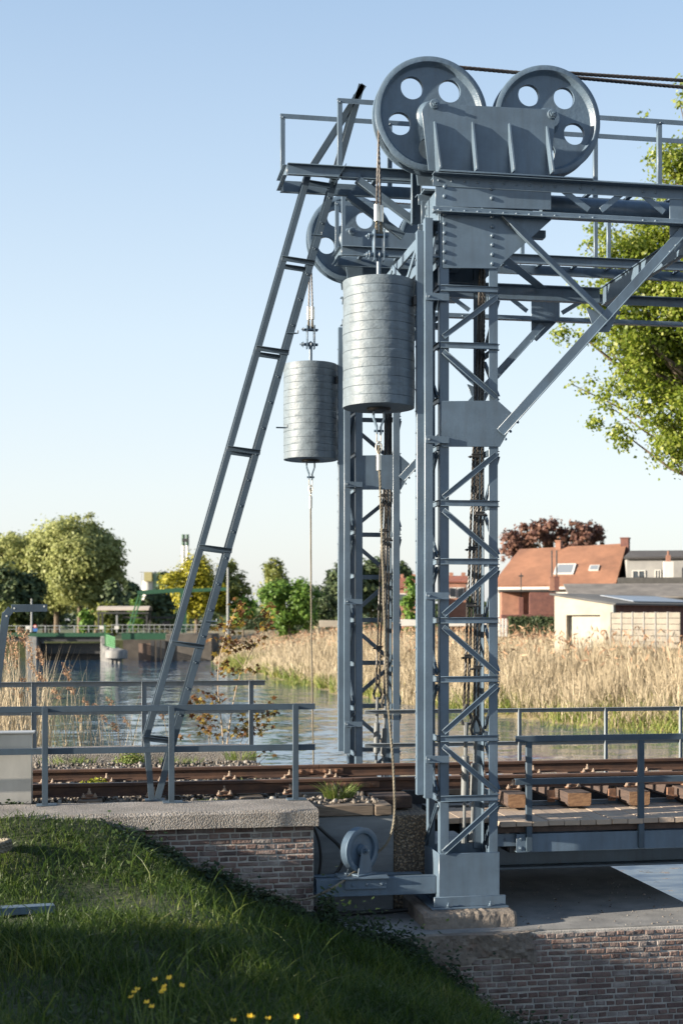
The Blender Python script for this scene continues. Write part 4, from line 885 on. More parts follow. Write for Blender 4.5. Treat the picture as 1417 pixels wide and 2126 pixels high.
b = MB(); b.tube(bez([(2.15, 14.15, 1.48), (2.225, 14.16, 1.3), (2.25, 14.16, 1.1), (2.22, 14.15, 0.9), (2.15, 14.1, 0.8)], 10), 0.014, 8); tag(b.build('cable', BLACK), 'straighter black cable close to the brick wall end', 'cable', 'black cables by the abutment')
b = MB(); b.tube(bez([(2.16, 14.0, 0.62), (2.3, 14.05, 0.535), (2.6, 14.1, 0.525), (3.0, 14.12, 0.53), (3.3, 14.1, 0.55)], 10), 0.022, 8); tag(b.build('cable', BLACK), 'black cable lying on the ground below the low beam', 'cable', 'black cables by the abutment')

# ---------------- steel cabinet, bent bar, things lying on the grass
cb = thing('cabinet', 'dull aluminium cabinet standing at the left edge on the coping', 'cabinet', (-1.6, 14.55, 1.67))
xr = aY(68, 1560, 14.95).x; zt_ = aY(40, 1521, 14.95).z; zb = 1.655
b = MB(); b.box(xr-1.1, xr, 14.78, 15.0, zb, zt_); b.build('body', ALU, cb, bevel=0.006)
b = MB(); b.box(xr-1.13, xr+0.028, 14.75, 15.03, zt_+0.001, zt_+0.018); b.build('lid', ALU, cb, bevel=0.004)
b = MB()
yq = 13.3
p0, p1, p2, p3 = aY(-14, 1400, yq), aY(13, 1272, yq), aY(24, 1262, yq), aY(99, 1262, yq)
hb = thing('bent_handrail', 'bent dark steel bar with bolt holes, rising in at the left edge above the reeds', 'handrail', (p0.x, yq, 1.6))
b.bar(V((p0.x-0.14, yq, 1.55)), p1, 0.010, 0.072, (0,1,0)); b.bar(p1-V((0.004,0,0.03)), p2+V((0,0,-0.008)), 0.009, 0.072, (0,1,0)); b.bar(p2+V((0,0,-0.005)), p3, 0.010, 0.072, (0,1,0)); b.build('bar', PAINT3, hb, bevel=0.002)
b = MB()
for (px, py) in ((14, 1279), (30, 1263), (92, 1259)): c = aY(px, py, yq-0.005); b.lathe([(0.010, 0), (0.010, 0.002), (0.0, 0.002)], c, (0,-1,0), 12)
b.build('bolt_hole', FERRULE, hb)
z_ = float(bankz(np.array(-0.75), np.array(11.5)))
sb = MB(); sb.channel((-2.2, 11.0, z_+0.10), (aY(112, 1825, 11.3).x, 11.35, z_+0.065), 0.11, 0.05, (0,0,-1), 0.01); tag(sb.build('steel_channel', PAINT, bevel=0.003), 'short blue-grey steel channel lying in the grass at the left edge', 'channel')
b = MB(); c = aY(2, 1742, 12.9); zc = float(bankz(np.array(c.x), np.array(12.9)))+0.06
for k in range(3):
    b.rope([V((c.x-0.25+0.33*math.cos(R(a)), 12.9+0.2*math.sin(R(a)), zc+0.03*k+0.05*max(0, math.cos(R(a))))) for a in range(-120+10*k, 130, 12)], 0.026, 0.12)
tag(b.build('rope_coil', ALGAE), 'pale thick rope lying in loops on the grass at the left edge', 'rope')

# ================================================================== STONES, GRASS, PLANTS
STONE = island('ballast_stone', [(0, (0.06, 0.05, 0.043)), (0.4, (0.13, 0.11, 0.092)), (0.8, (0.21, 0.185, 0.16)), (1, (0.34, 0.32, 0.295))], 0.9, bump=0.6, bscale=50)
def stones(name, n, xr, yr, zf, seed, smin=0.012, smax=0.04):
    r = np.random.default_rng(seed); ico = []
    t = (1+5**0.5)/2; iv = np.array([(-1,t,0),(1,t,0),(-1,-t,0),(1,-t,0),(0,-1,t),(0,1,t),(0,-1,-t),(0,1,-t),(t,0,-1),(t,0,1),(-t,0,-1),(-t,0,1)])/1.9
    fi = np.array([(0,11,5),(0,5,1),(0,1,7),(0,7,10),(0,10,11),(1,5,9),(5,11,4),(11,10,2),(10,7,6),(7,1,8),(3,9,4),(3,4,2),(3,2,6),(3,6,8),(3,8,9),(4,9,5),(2,4,11),(6,2,10),(8,6,7),(9,8,1)])
    x = r.uniform(*xr, n); y = r.uniform(*yr, n); s = smin+(smax-smin)*r.random(n)**2.2
    sc = s[:, None, None]*r.uniform(0.55, 1.3, (n, 1, 3)); v = iv[None]*sc*(1+r.uniform(-0.22, 0.22, (n, 12, 3)))
    a = r.uniform(0, 6.28, n); c, q = np.cos(a)[:, None], np.sin(a)[:, None]; vx = v[..., 0]*c-v[..., 1]*q; vy = v[..., 0]*q+v[..., 1]*c
    v = np.stack([vx+x[:, None], vy+y[:, None], v[..., 2]+(zf(x, y)+s*r.uniform(-0.3, 0.35, n))[:, None]], -1)
    f = fi[None]+(np.arange(n)*12)[:, None, None]
    o = npmesh(name, v.reshape(-1, 3), f.reshape(-1, 3), STONE); o['kind'] = 'stuff'; return o
bz = lambda x, y: BED-0.012+0.02*vnoise(x, y, 2.5, 1)
tag(stones('ballast', 5200, (-3.2, 2.12), (14.6, 19.1), bz, 1), 'loose grey ballast stones between and beside the rails', 'ballast')
tag(stones('loose_stones', 130, (2.2, 2.95), (14.35, 15.05), lambda x, y: 1.645+0*x, 2, 0.012, 0.035), 'loose stones lying on the timbers at the bridge end', 'stones')

tag(stones('quay_grit', 420, (3.0, 6.2), (13.18, 15.6), lambda x, y: 0.502+0*x, 12, 0.003, 0.014), 'grit and small stones scattered on the quay floor', 'grit')
def blades(name, px, py, pz, h, wd, lean, m, seed, kind='stuff', parent=None, bend=1.0, az=None):
    r = np.random.default_rng(seed); n = len(px); a = r.uniform(0, 2*np.pi, n) if az is None else az; ld = np.stack([np.cos(a), np.sin(a), 0*a], 1)
    f = r.uniform(0, 2*np.pi, n); sd_ = np.stack([np.cos(f), np.sin(f), 0*f], 1)*wd[:, None]; b = np.stack([px, py, pz], 1); up = np.array([0, 0, 1.0])
    def P(t): return b+ld*(lean*h*t**(1+bend))[:, None]+up*(h*(t-0.28*lean*t*t))[:, None]
    t1, t2 = np.full(n, 0.4), np.full(n, 0.75)
    v = np.stack([b-sd_*0.8, b+sd_*0.8, P(t1)-sd_, P(t1)+sd_, P(t2)-sd_*0.7, P(t2)+sd_*0.7, P(np.ones(n))], 1)
    q = np.array([(0,1,2),(1,3,2),(2,3,4),(3,5,4),(4,5,6)]); fa = q[None]+(np.arange(n)*7)[:, None, None]
    o = npmesh(name, v.reshape(-1, 3), fa.reshape(-1, 3), m, parent)
    if kind: o['kind'] = kind
    return o
GRASS = island('bank_grass', [(0, (0.014, 0.034, 0.008)), (0.4, (0.036, 0.070, 0.013)), (0.72, (0.090, 0.135, 0.024)), (0.92, (0.18, 0.20, 0.045)), (1, (0.30, 0.26, 0.13))], 0.45, trans=0.48, spec=0.35, nz=0.45, nscale=1.2)
BROAD = island('nettle_leaf', [(0, (0.010, 0.022, 0.007)), (0.6, (0.02, 0.04, 0.010)), (1, (0.04, 0.065, 0.018))], 0.45, trans=0.25)
r = np.random.default_rng(21)
def bankpts(n, xr, yr, dens):
    x = r.uniform(*xr, n); y = r.uniform(*yr, n); k = r.random(n) < dens(x, y); x, y = x[k], y[k]
    k = ((y < 13.74) | ((x < 0.25) & (y < 13.8))) & ~((x > 2.25) & (y > 13.0)) ; return x[k], y[k]
def dens(x, y): return np.clip(0.62+0.5*vnoise(x, y, 1.1, 8), 0.2, 1)*np.where((x < -0.55) & (x > -2.2) & (y > 10.6) & (y < 11.25), 0.12, 1.0)
x, y = bankpts(250000, (-4.6, 3.7), (5.4, 13.78), dens); nb = len(x)
hgt = (0.05+0.13*r.random(nb)**1.9+0.14*r.random(nb)**7)*np.clip(0.9+0.5*vnoise(x, y, 1.0, 12), 0.5, 1.6)*np.where(y > 13.1, 0.62, np.where(y > 11.2, 0.75, 1.05))*np.where((x < 0.3) & (y > 11.0), 0.75, 1.0)
tag(blades('grass', x, y, bankz(x, y)-0.01, hgt, r.uniform(0.0022, 0.0048, nb), r.uniform(0.15, 1.15, nb), GRASS, 1), 'rough green grass covering the sloping bank in the foreground', 'grass')
x, y = bankpts(2300, (-3.0, 2.6), (5.4, 12.9), lambda x, y: np.clip(0.4+0.7*vnoise(x, y, 0.9, 30), 0.02, 1)); nb = len(x)
tag(blades('long_grass', x, y, bankz(x, y)-0.01, r.uniform(0.18, 0.42, nb), r.uniform(0.0025, 0.0068, nb), r.uniform(0.3, 1.1, nb), GRASS, 2, bend=1.4), 'longer bent grass blades standing out of the turf', 'long grass')
def leafmesh(name, c, nrm, size, m, seed, parent=None, asp=0.55, kind=None, fold=0.12):
    """one small pointed leaf per point"""
    r = np.random.default_rng(seed); n = len(c); nrm = nrm/np.maximum(np.linalg.norm(nrm, axis=1, keepdims=True), 1e-6)
    a = r.normal(size=(n, 3)); u = np.cross(nrm, a); u /= np.maximum(np.linalg.norm(u, axis=1, keepdims=True), 1e-6); v = np.cross(nrm, u); s = size[:, None]
    P = [c-u*s, c-u*s*0.1+v*s*asp-nrm*s*fold, c+u*s, c-u*s*0.1-v*s*asp-nrm*s*fold]
    V_ = np.stack(P, 1); f = np.array([(0,1,2,3)])[None]+(np.arange(n)*4)[:, None, None]
    o = npmesh(name, V_.reshape(-1, 3), f.reshape(-1, 4), m, parent)
    if kind: o['kind'] = kind
    return o
# nettles and ivy along the walls, broad leaves in the grass
nn_ = 15000; tt = r.random(nn_); wx = np.interp(tt, [0, 0.3, 0.55, 1], [0.3, 2.1, 2.5, 4.6]); wy = np.interp(tt, [0, 0.3, 0.55, 1], [13.62, 13.55, 13.2, 12.75])
x = wx+r.normal(0, 0.16, nn_); y = wy-np.abs(r.normal(0, 0.26, nn_)); k = ~((x > 2.25) & (y > 13.02)) & (np.sin(x*5.1)+np.sin(x*11.3+1)+r.normal(0, 0.6, nn_) > -0.9); x, y = x[k], y[k]; nb = len(x)
hz = np.abs(r.normal(0, 0.13, nb))*np.where(x < 2.1, 0.45, 1.0)*np.clip(1.0+0.6*vnoise(x, y, 3, 2), 0.35, 1.8)
c = np.stack([x, y, bankz(x, y)+0.01+hz], 1); nr = np.stack([r.normal(0, .5, nb), r.normal(-.3, .5, nb), np.ones(nb)], 1)
leafmesh('nettles', c, nr, r.uniform(0.014, 0.036, nb), BROAD, 3, kind='stuff'); tag(bpy.data.objects['nettles'], 'dark nettles and low weeds along the foot of the brick walls', 'weeds')
x, y = bankpts(6000, (-3, 2.6), (5.5, 13.6), lambda x, y: np.clip(vnoise(x, y, 1.3, 44), 0, 1)); nb = len(x)
leafmesh('broadleaf_weeds', np.stack([x, y, bankz(x, y)+r.uniform(0.02, 0.13, nb)], 1), np.stack([r.normal(0, .6, nb), r.normal(-.2, .6, nb), np.ones(nb)], 1), r.uniform(0.015, 0.04, nb), GRASS, 5, asp=0.4, kind='stuff'); tag(bpy.data.objects['broadleaf_weeds'], 'broad leaved weeds scattered through the bank grass', 'weeds')
def tuft(name, c, n, h, spread, label, seed, m=GRASS, lean=(0.3, 1.0), w_=(0.0025, 0.005), cat='grass tuft', group=None):
    r = np.random.default_rng(seed); a = r.uniform(0, 6.283, n); d = spread*np.sqrt(r.random(n)); x = c[0]+d*np.cos(a); y = c[1]+0.6*d*np.sin(a)
    o = blades(name, x, y, np.full(n, c[2]), h*r.uniform(0.45, 1.0, n), r.uniform(*w_, n), r.uniform(*lean, n), m, seed, kind=None, az=a+r.normal(0, .5, n)); tag(o, label, cat, group); return o
TUFT = island('pale_green_grass', [(0, (0.08, 0.14, 0.025)), (0.6, (0.16, 0.21, 0.045)), (1, (0.30, 0.28, 0.12))], 0.5, trans=0.3)  # lighter yellow-green than the bank grass
SPURGE = island('yellow_green_leaf', [(0, (0.12, 0.15, 0.015)), (0.6, (0.26, 0.27, 0.02)), (1, (0.36, 0.34, 0.04))], 0.5, trans=0.3)
p = aY(702, 1652, 14.75); tuft('grass_tuft', (p.x, 14.72, 1.63), 230, 0.26, 0.15, 'bushy sunlit grass tuft at the end of the coping, right of the last handrail post', 31, TUFT)
for i, (px, py, Y, h, s, n, lab) in enumerate(((520, 1625, 15.9, .17, .12, 60, 'thin grass tuft between the rails, left of the last near handrail post'), (440, 1670, 14.75, .07, .16, 110, 'low grass strip in the stones between the two right-hand near posts'), (375, 1580, 18.9, .14, .3, 120, 'grass tuft along the low coping, just right of the ladder foot'), (500, 1590, 19.2, .2, .22, 130, 'upright grass tuft by the low coping below its right end'), (140, 1585, 19.2, .14, .4, 120, 'grass tuft along the low coping near the cabinet'), (230, 1620, 17.2, .10, .25, 80, 'grass blades beside the yellow weed between the rails'))):
    p = aY(px, py, Y); tuft('grass_tuft', (p.x, Y, 1.62), n, h, s, lab, 40+i, TUFT, group='grass tufts on the track bed')
def weedclump(px, py, Y, rx, rz, n, label, seed, m=SPURGE, size=(0.012, 0.028)):
    p = aY(px, py, Y); r = np.random.default_rng(seed); d = r.normal(size=(n, 3)); d /= np.linalg.norm(d, axis=1, keepdims=True); q = r.random(n)**0.4
    lob = 0.75+0.25*np.sin(d[:, 0]*7+seed)*np.sin(d[:, 2]*6+d[:, 1]*5)
    c = np.array([p.x, Y, 1.60])+d*np.array([rx, rx*0.8, rz])*(q*lob)[:, None]*np.array([1, 1, 1]); c[:, 2] = 1.61+np.abs(c[:, 2]-1.61)
    o = leafmesh('weed', c, d+np.array([0, 0, .6])+r.normal(0, .4, (n, 3)), r.uniform(*size, n), m, seed); tag(o, label, 'weed', 'weeds on the track bed')
weedclump(200, 1610, 16.3, 0.24, 0.15, 900, 'yellow-green cushion of weed between the rails near the cabinet', 51)
weedclump(275, 1590, 19.1, 0.34, 0.22, 900, 'green weed cushion against the low coping left of the ladder foot', 52, TUFT)
weedclump(25, 1655, 14.72, 0.25, 0.09, 260, 'small dark weed at the foot of the cabinet', 53, BROAD)
# buttercups
YEL = mat('buttercup_yellow', (0.75, 0.48, 0.02), 0.4); STEM = mat('flower_stem', (0.10, 0.15, 0.03), 0.5)
def buttercup(px, py, d, tips, label, seed):
    b0 = at(px, py, d); gz_ = float(bankz(np.array(b0.x), np.array(b0.y))); t = thing('buttercup', label, 'flower', (b0.x, b0.y, gz_), 'yellow buttercups in the grass'); rng = random.Random(seed); base = V((b0.x, b0.y, gz_))
    for (tx, ty) in tips:
        q = at(tx, ty, d+rng.uniform(-0.1, 0.1)); b = MB(); mid = base.lerp(q, 0.6)+V((rng.uniform(-.02, .02), rng.uniform(-.02, .02), 0)); b.tube(bez([base, mid, q], 5), 0.0022, 5); b.build('stem', STEM, t)
        b = MB(); ax = V((rng.uniform(-.4, .4), rng.uniform(-.5, .1), 1)).normalized(); u = ax.orthogonal().normalized(); v = ax.cross(u)
        for k in range(5):
            a0 = 2*math.pi*k/5; d0 = u*math.cos(a0)+v*math.sin(a0); d1 = ax.cross(d0); b.add([q, q+d0*0.011+d1*0.009+ax*0.005, q+d0*0.018+ax*0.014, q+d0*0.011-d1*0.009+ax*0.005], [(0,1,2,3)])
        b.build('flower_head', YEL, t, smooth=0)
buttercup(350, 2120, 7.4, ((322,2036),(352,2032),(342,2050),(377,2048),(340,2057),(336,2062)), 'tall branching buttercup with a bunch of yellow flowers at the bottom edge', 1)
buttercup(300, 2130, 7.3, ((273,2072),(285,2056),(279,2062),(315,2092),(305,2083)), 'buttercup with small yellow buds, just left of the tallest one', 2)
buttercup(520, 2150, 7.0, ((484,2121),(519,2112),(524,2114),(556,2117)), 'buttercup with three yellow flowers at the bottom edge, right of the tall one', 3)
buttercup(615, 2150, 7.0, ((616,2114),), 'single yellow buttercup flower, rightmost at the bottom edge', 4)
# shrubs left of the picture that shade the bank
SHR = island('shrub_leaf', [(0, (0.03, 0.06, 0.015)), (1, (0.08, 0.12, 0.03))], 0.6, trans=0.2)

# ---------------- trees
def tree(name, base, blobs, trunk_r, m, nleaf, lsize, label, cat='tree', group=None, seed=1, sig=0.35, ncl=90, shell=0.55, trunk_top=0.7, asp=0.6, limbs=10, trunkmat=None, ball=False):
    """blobs: (dx, dy, z0, rx, ry, rz) relative to base"""
    r = np.random.default_rng(seed); base = V(base); t = thing(name, label, cat, base, group)
    vol = np.array([b[3]*b[4]*b[5] for b in blobs])**0.75; pick = r.choice(len(blobs), ncl, p=vol/vol.sum()); B = np.array(blobs)[pick]
    d = r.normal(size=(ncl, 3)); d /= np.linalg.norm(d, axis=1, keepdims=True); q = shell+(1-shell)*r.random(ncl)**0.7
    cc = B[:, :3]+d*B[:, 3:]*q[:, None]; sg = np.minimum(B[:, 3], B[:, 5])*sig*r.uniform(0.6, 1.25, ncl)
    wts = sg**2; k = r.choice(ncl, nleaf, p=wts/wts.sum()); off = r.normal(size=(nleaf, 3))*sg[k][:, None]*np.array([1, 1, 0.75])
    c = cc[k]+off; nr = off/np.maximum(np.linalg.norm(off, axis=1, keepdims=True), 1e-3)*0.8+d[k]*0.5+r.normal(0, .55, (nleaf, 3))+np.array([0, 0, .35])
    leafmesh('crown', c+np.array(base), nr, lsize*r.uniform(0.6, 1.3, nleaf), m, seed+1, t, asp=asp)
    top = max(b[2] for b in blobs)*trunk_top; b = MB(); lean = r.normal(0, 0.03*top, 2)
    pts = [base+V((lean[0]*f*f, lean[1]*f*f, top*f-0.3*(f == 0))) for f in (0, .15, .35, .6, .8, 1)]
    b.tube(pts, [trunk_r*x for x in (1.25, 1, .85, .6, .42, .15)], 9)
    for i in r.choice(ncl, min(limbs, ncl), replace=False):
        e = base+V(cc[i]); f = min(0.9, max(0.25, (cc[i][2]*0.75)/max(top, .1))); s_ = base+V((lean[0]*f*f, lean[1]*f*f, top*f)); mid = s_.lerp(e, 0.5)+V((0, 0, -0.04*top*r.random()))
        b.tube([s_, mid, e], [trunk_r*0.4, trunk_r*0.25, trunk_r*0.07], 6, False)
    b.build('trunk', trunkmat or BARK, t)
    return t
rg = random.Random(77)
def crownblobs(W, H, z0, n, rng, shape='round'):
    out = []
    for i in range(n):
        f = (i+0.5)/n if shape == 'egg' else rng.random(); z = z0+H*(0.12+0.76*f)
        prof = math.sin(math.pi*min(1, max(0, 0.12+0.80*f)))**0.7; a = rng.uniform(0, 6.28); d = W*0.5*prof*rng.uniform(0.25, 0.72); s = rng.uniform(0.26, 0.40)*W*(0.55+0.5*prof)
        out.append((d*math.cos(a), d*math.sin(a), z, s*0.62, s*0.62, s*rng.uniform(.5, .7)))
    out.append((0, 0, z0+H*0.5, W*0.33, W*0.33, H*0.40)); return out
# bushes on the bank just outside the left edge: they shade the foreground grass and the walls
for i, (x_, y_, h_, w_, lab) in enumerate(((-8.4, 11.9, 1.3, 1.0, 'rounded bush on the bank outside the left edge, nearest the walls'), (-7.6, 8.3, 2.7, 2.4, 'wide bush on the bank outside the left edge'), (-8.6, 6.0, 3.1, 3.0, 'tall bush on the bank outside the left edge, level with the flowers'), (-7.2, 7.2, 2.5, 2.0, 'bush on the bank outside the left edge, squeezed between two taller ones'), (-7.5, 4.2, 2.6, 2.6, 'bush on the bank outside the left edge, closest to the camera'))):
    rng_ = random.Random(900+i); tree('bank_bush', (x_, y_, float(bankz(np.array(x_), np.array(y_)))), crownblobs(w_, h_, 0.05, 10, rng_), 0.07, SHR, 7500, 0.085, lab, 'bush', 'bushes on the bank outside the frame', seed=900+i, ncl=70, shell=0.3, limbs=8)
POP = island('hazed_poplar_leaf', [(0, (0.17, 0.20, 0.07)), (0.5, (0.29, 0.315, 0.11)), (1, (0.42, 0.43, 0.18))], 0.55, trans=0.4, nz=0.3, nscale=0.15)  # greens paled in place of distance haze
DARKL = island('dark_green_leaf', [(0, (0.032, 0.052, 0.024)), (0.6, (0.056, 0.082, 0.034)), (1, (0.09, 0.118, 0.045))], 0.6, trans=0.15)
YELL = island('yellow_green_tree_leaf', [(0, (0.16, 0.17, 0.015)), (0.5, (0.30, 0.28, 0.02)), (1, (0.42, 0.37, 0.04))], 0.55, trans=0.3)
MIDG = island('fresh_green_leaf', [(0, (0.055, 0.115, 0.018)), (0.5, (0.10, 0.19, 0.028)), (1, (0.17, 0.26, 0.045))], 0.55, trans=0.3)
OLIVE = island('olive_green_leaf', [(0, (0.09, 0.115, 0.025)), (0.5, (0.16, 0.18, 0.04)), (1, (0.24, 0.25, 0.07))], 0.55, trans=0.3)
COPPER = island('copper_leaf', [(0, (0.085, 0.042, 0.034)), (0.5, (0.14, 0.068, 0.050)), (1, (0.21, 0.115, 0.08))], 0.55, trans=0.25)
LIME = island('young_poplar_leaf', [(0, (0.11, 0.165, 0.018)), (0.45, (0.21, 0.27, 0.03)), (0.8, (0.33, 0.38, 0.055)), (1, (0.46, 0.48, 0.14))], 0.4, trans=0.58, spec=0.5)
REDLEAF = island('reddish_maple_leaf', [(0, (0.07, 0.028, 0.012)), (0.4, (0.14, 0.065, 0.018)), (0.75, (0.20, 0.15, 0.025)), (1, (0.30, 0.21, 0.04))], 0.5, trans=0.35)
def ftree(px, ytop, ybase, wpx, d, m, nleaf_, label, name='tree', shape='round', group=None, seed=1, z0f=0.28, ls=0.28, gz=1.3, **kw):
    top = at(px, ytop, d); k = d/F; H = top.z-gz; W = wpx*k; rng = random.Random(seed); base = V((top.x, top.y, gz))
    return tree(name, base, crownblobs(W, H*(1-z0f), H*z0f, 14, rng, shape), max(0.12, W*0.035), m, int(nleaf_*1.6), ls*d/140, label, group=group, seed=seed, **kw)
gp = 'poplars on the left behind the weir'
for i, (px, yt, wp, d, lab) in enumerate(((-40, 1112, 170, 196, 'poplar cut off by the left edge of the photo'), (22, 1100, 150, 190, 'poplar at the left end of the row, above the bent bar'), (70, 1092, 150, 192, 'poplar second from the left in the visible row'), (118, 1074, 150, 188, 'poplar in the middle of the row, left of the tallest crown'), (166, 1056, 140, 180, 'tallest poplar, rounded top, with pale lit trunks'), (200, 1074, 96, 183, 'rightmost poplar of the row, its edge against the sky'), (46, 1100, 130, 199, 'poplar filling the row right above the end of the bent bar'), (94, 1088, 130, 198, 'poplar filling the gap in the middle of the row, in front of paler crowns'), (-8, 1110, 130, 200, 'poplar half cut off at the left edge, behind the dark shaded tree'))):
    ftree(px, yt, 1290, wp*1.12, d, POP, 15000, lab, 'poplar_tree', 'egg', gp, seed=100+i, z0f=0.17 if i in (3, 4) else 0.08, ls=0.19, ncl=240, sig=0.24, limbs=6)
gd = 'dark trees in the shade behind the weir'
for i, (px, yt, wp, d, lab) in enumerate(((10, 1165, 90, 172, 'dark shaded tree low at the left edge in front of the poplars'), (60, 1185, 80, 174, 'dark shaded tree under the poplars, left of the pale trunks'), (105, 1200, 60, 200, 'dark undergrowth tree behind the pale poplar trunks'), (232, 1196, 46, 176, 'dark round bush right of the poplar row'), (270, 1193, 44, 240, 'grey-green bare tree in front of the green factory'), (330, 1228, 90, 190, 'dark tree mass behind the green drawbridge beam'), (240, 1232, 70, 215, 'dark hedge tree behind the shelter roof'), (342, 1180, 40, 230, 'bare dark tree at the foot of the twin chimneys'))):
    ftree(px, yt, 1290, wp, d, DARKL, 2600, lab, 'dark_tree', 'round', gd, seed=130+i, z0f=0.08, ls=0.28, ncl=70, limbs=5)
for i, (px, yt, wp, d, m, lab) in enumerate(((225, 1240, 60, 165, OLIVE, 'pale olive bush just behind the shelter roof'), (283, 1237, 40, 165, MIDG, 'small green bush behind the lowered drawbridge chains'), (180, 1262, 36, 160, MIDG, 'low bright bush left of the shelter'), (18, 1250, 60, 165, OLIVE, 'pale bush behind the bent bar at the left'))):
    ftree(px, yt, 1300, wp, d, m, 1200, lab, 'bush', 'round', 'bushes behind the weir', seed=150+i, z0f=0.05, ls=0.24, ncl=40, limbs=4)
for i, (px, yt, wp, d, m, n, lab) in enumerate(((408, 1142, 128, 150, YELL, 6200, 'bright yellow-green tree behind the raking ladder'), (475, 1155, 84, 152, OLIVE, 3600, 'olive tree with an uneven top behind the tall lamp mast'), (566, 1156, 84, 160, OLIVE, 3200, 'pale loose tree behind the round green tree'), (600, 1196, 124, 128, MIDG, 6000, 'round fresh green tree with a short trunk at the water edge'), (668, 1208, 72, 134, DARKL, 2600, 'darker green tree just right of the round fresh green one'), (505, 1232, 70, 150, MIDG, 1800, 'green bush behind the sapling, left of the round tree'))):
    ftree(px, yt, 1305, wp, d, m, n, lab, 'tree', 'round', None, seed=160+i, z0f=0.2, ls=0.17, ncl=150, sig=0.25, limbs=8)
for i, (px, yt, wp, d, lab) in enumerate(((702, 1158, 60, 170, 'dark pine left of the far tower'), (770, 1140, 80, 172, 'tall dark pine seen through the far tower'), (832, 1150, 52, 172, 'dark pine between the two towers above the brick house'))):
    ftree(px, yt, 1300, wp, d, DARKL, 3200, lab, 'pine_tree', 'round', 'dark pines behind the towers', seed=180+i, z0f=0.15, ls=0.25, ncl=90, limbs=6)
ftree(853, 1180, 1300, 44, 92, MIDG, 1500, 'small yellow-green tree in front of the brick house between the towers', 'tree', seed=190, z0f=0.1, ls=0.22, ncl=50, limbs=4)
ftree(960, 1205, 1300, 40, 130, OLIVE, 1000, 'faint olive tree behind the brick house seen through the nearer tower', 'tree', seed=191, z0f=0.1, ls=0.3, ncl=40, limbs=4)
t_ = at(1150, 1080, 118); k = 118/F
bl = [((px-1150)*k, rg.uniform(-1.5, 1.5), t_.z-1.3-(py-1080)*k, rx*k, rx*k, ry*k) for px, py, rx, ry in ((1070, 1125, 34, 24), (1100, 1105, 30, 18), (1130, 1098, 36, 20), (1165, 1102, 34, 22), (1200, 1096, 32, 20), (1235, 1108, 26, 20), (1245, 1125, 16, 16), (1052, 1150, 20, 22), (1185, 1125, 40, 24), (1120, 1130, 40, 22))]
tree('copper_beech', (t_.x, t_.y, 1.3), bl, 0.45, COPPER, 5200, 0.20, 'copper red tree with a rounded crown behind the orange roof', seed=195, ncl=170, sig=0.24, limbs=26, trunkmat=BARK)
# big tree at the right edge
D_ = 44.0; k = D_/F; bx = at(1500, 700, D_); gz = 1.2
BL = [(1205,560,26,30),(1175,672,18,20),(1215,700,30,24),(1255,560,40,40),(1230,600,34,30),(1270,640,40,40),(1240,820,26,26),(1320,870,36,30),(1390,235,34,40),(1358,218,14,26),(1400,300,40,40),(1345,330,30,34),(1300,352,22,16),(1420,380,60,50),(1380,420,50,40),(1260,470,36,32),(1225,510,30,36),(1290,520,48,40),(1370,520,56,50),(1420,600,60,60),(1330,610,50,44),(1230,640,44,36),(1185,690,22,24),(1270,700,56,44),(1360,720,60,60),(1430,760,60,70),(1290,790,50,40),(1225,790,28,26),(1270,850,40,28),(1345,850,56,44),(1300,905,30,26),(1360,920,40,30),(1415,900,50,60),(1405,965,20,22),(1240,730,26,20),(1390,660,60,60),(1470,500,70,90),(1480,700,70,90),(1470,860,60,80),(1480,330,60,80),(1520,250,60,60)]
r_ = np.random.default_rng(5)
bl = [((px-1500)*k*math.cos(TH)+0, float(r_.uniform(-1.2, 1.2))-(px-1500)*k*math.sin(TH), EYE-(py-HZ)*k-gz, rx*k, max(rx, 30)*k, ry*k) for px, py, rx, ry in BL]
tree('leafy_poplar', (bx.x, bx.y, gz), bl, 0.2, LIME, 82000, 0.068, 'large sunlit leafy tree reaching in from the right edge behind the trusses', seed=200, ncl=620, sig=0.38, shell=0.42, trunk_top=0.95, asp=0.72, limbs=60)

# ---------------- sapling with reddish leaves behind the low coping
sp0 = aY(462, 1600, 20.75); sp0.z = 0.9
sap = thing('sapling', 'young sapling with bare stems and reddish leaves behind the low coping', 'sapling', sp0)
b = MB(); stems = [[(458,1640),(463,1540),(452,1420),(462,1340),(490,1262)],[(462,1640),(472,1540),(486,1450),(505,1385),(552,1300),(562,1268)],[(455,1640),(440,1540),(425,1490)],[(470,1620),(505,1530),(530,1500)],[(460,1640),(500,1560),(560,1470)],[(450,1640),(400,1540),(372,1525)],[(505,1385),(470,1340)],[(520,1600),(552,1570)]]
for i, st in enumerate(stems): q = [aY(x, y, 20.75+0.12*((i*37) % 5-2)*0.5) for x, y in st]; pp = bez(q, 5); n = len(pp); b.tube(pp, [0.014*(1-0.75*j/n)*(1 if i < 2 else 0.55) for j in range(n)], 6)
b.build('stem', mat('sapling_bark', (0.33, 0.25, 0.17), 0.7, var=0.3, vscale=20), sap)
lv = []; rr = np.random.default_rng(8)
for (px, py, rx, ry, n) in ((497,1272,24,22,44),(470,1300,26,16,34),(560,1275,20,24,40),(545,1305,18,12,20),(470,1340,24,18,36),(445,1325,18,8,10),(500,1345,14,8,10),(525,1338,20,10,22),(465,1385,18,12,18),(495,1395,12,10,10),(530,1390,14,8,9),(415,1450,26,14,30),(430,1490,34,20,40),(450,1455,18,12,16),(540,1480,34,18,46),(520,1505,30,18,40),(545,1510,24,14,26),(560,1460,12,10,10),(430,1520,14,12,14),(505,1525,16,14,18),(552,1566,18,8,10),(372,1525,14,5,5),(484,1420,8,10,6),(455,1520,14,10,10)):
    for _ in range(n):
        p = aY(px+rr.normal(0, rx*0.55), py+rr.normal(0, ry*0.6), 20.75+rr.normal(0, 0.12)); lv.append(p)
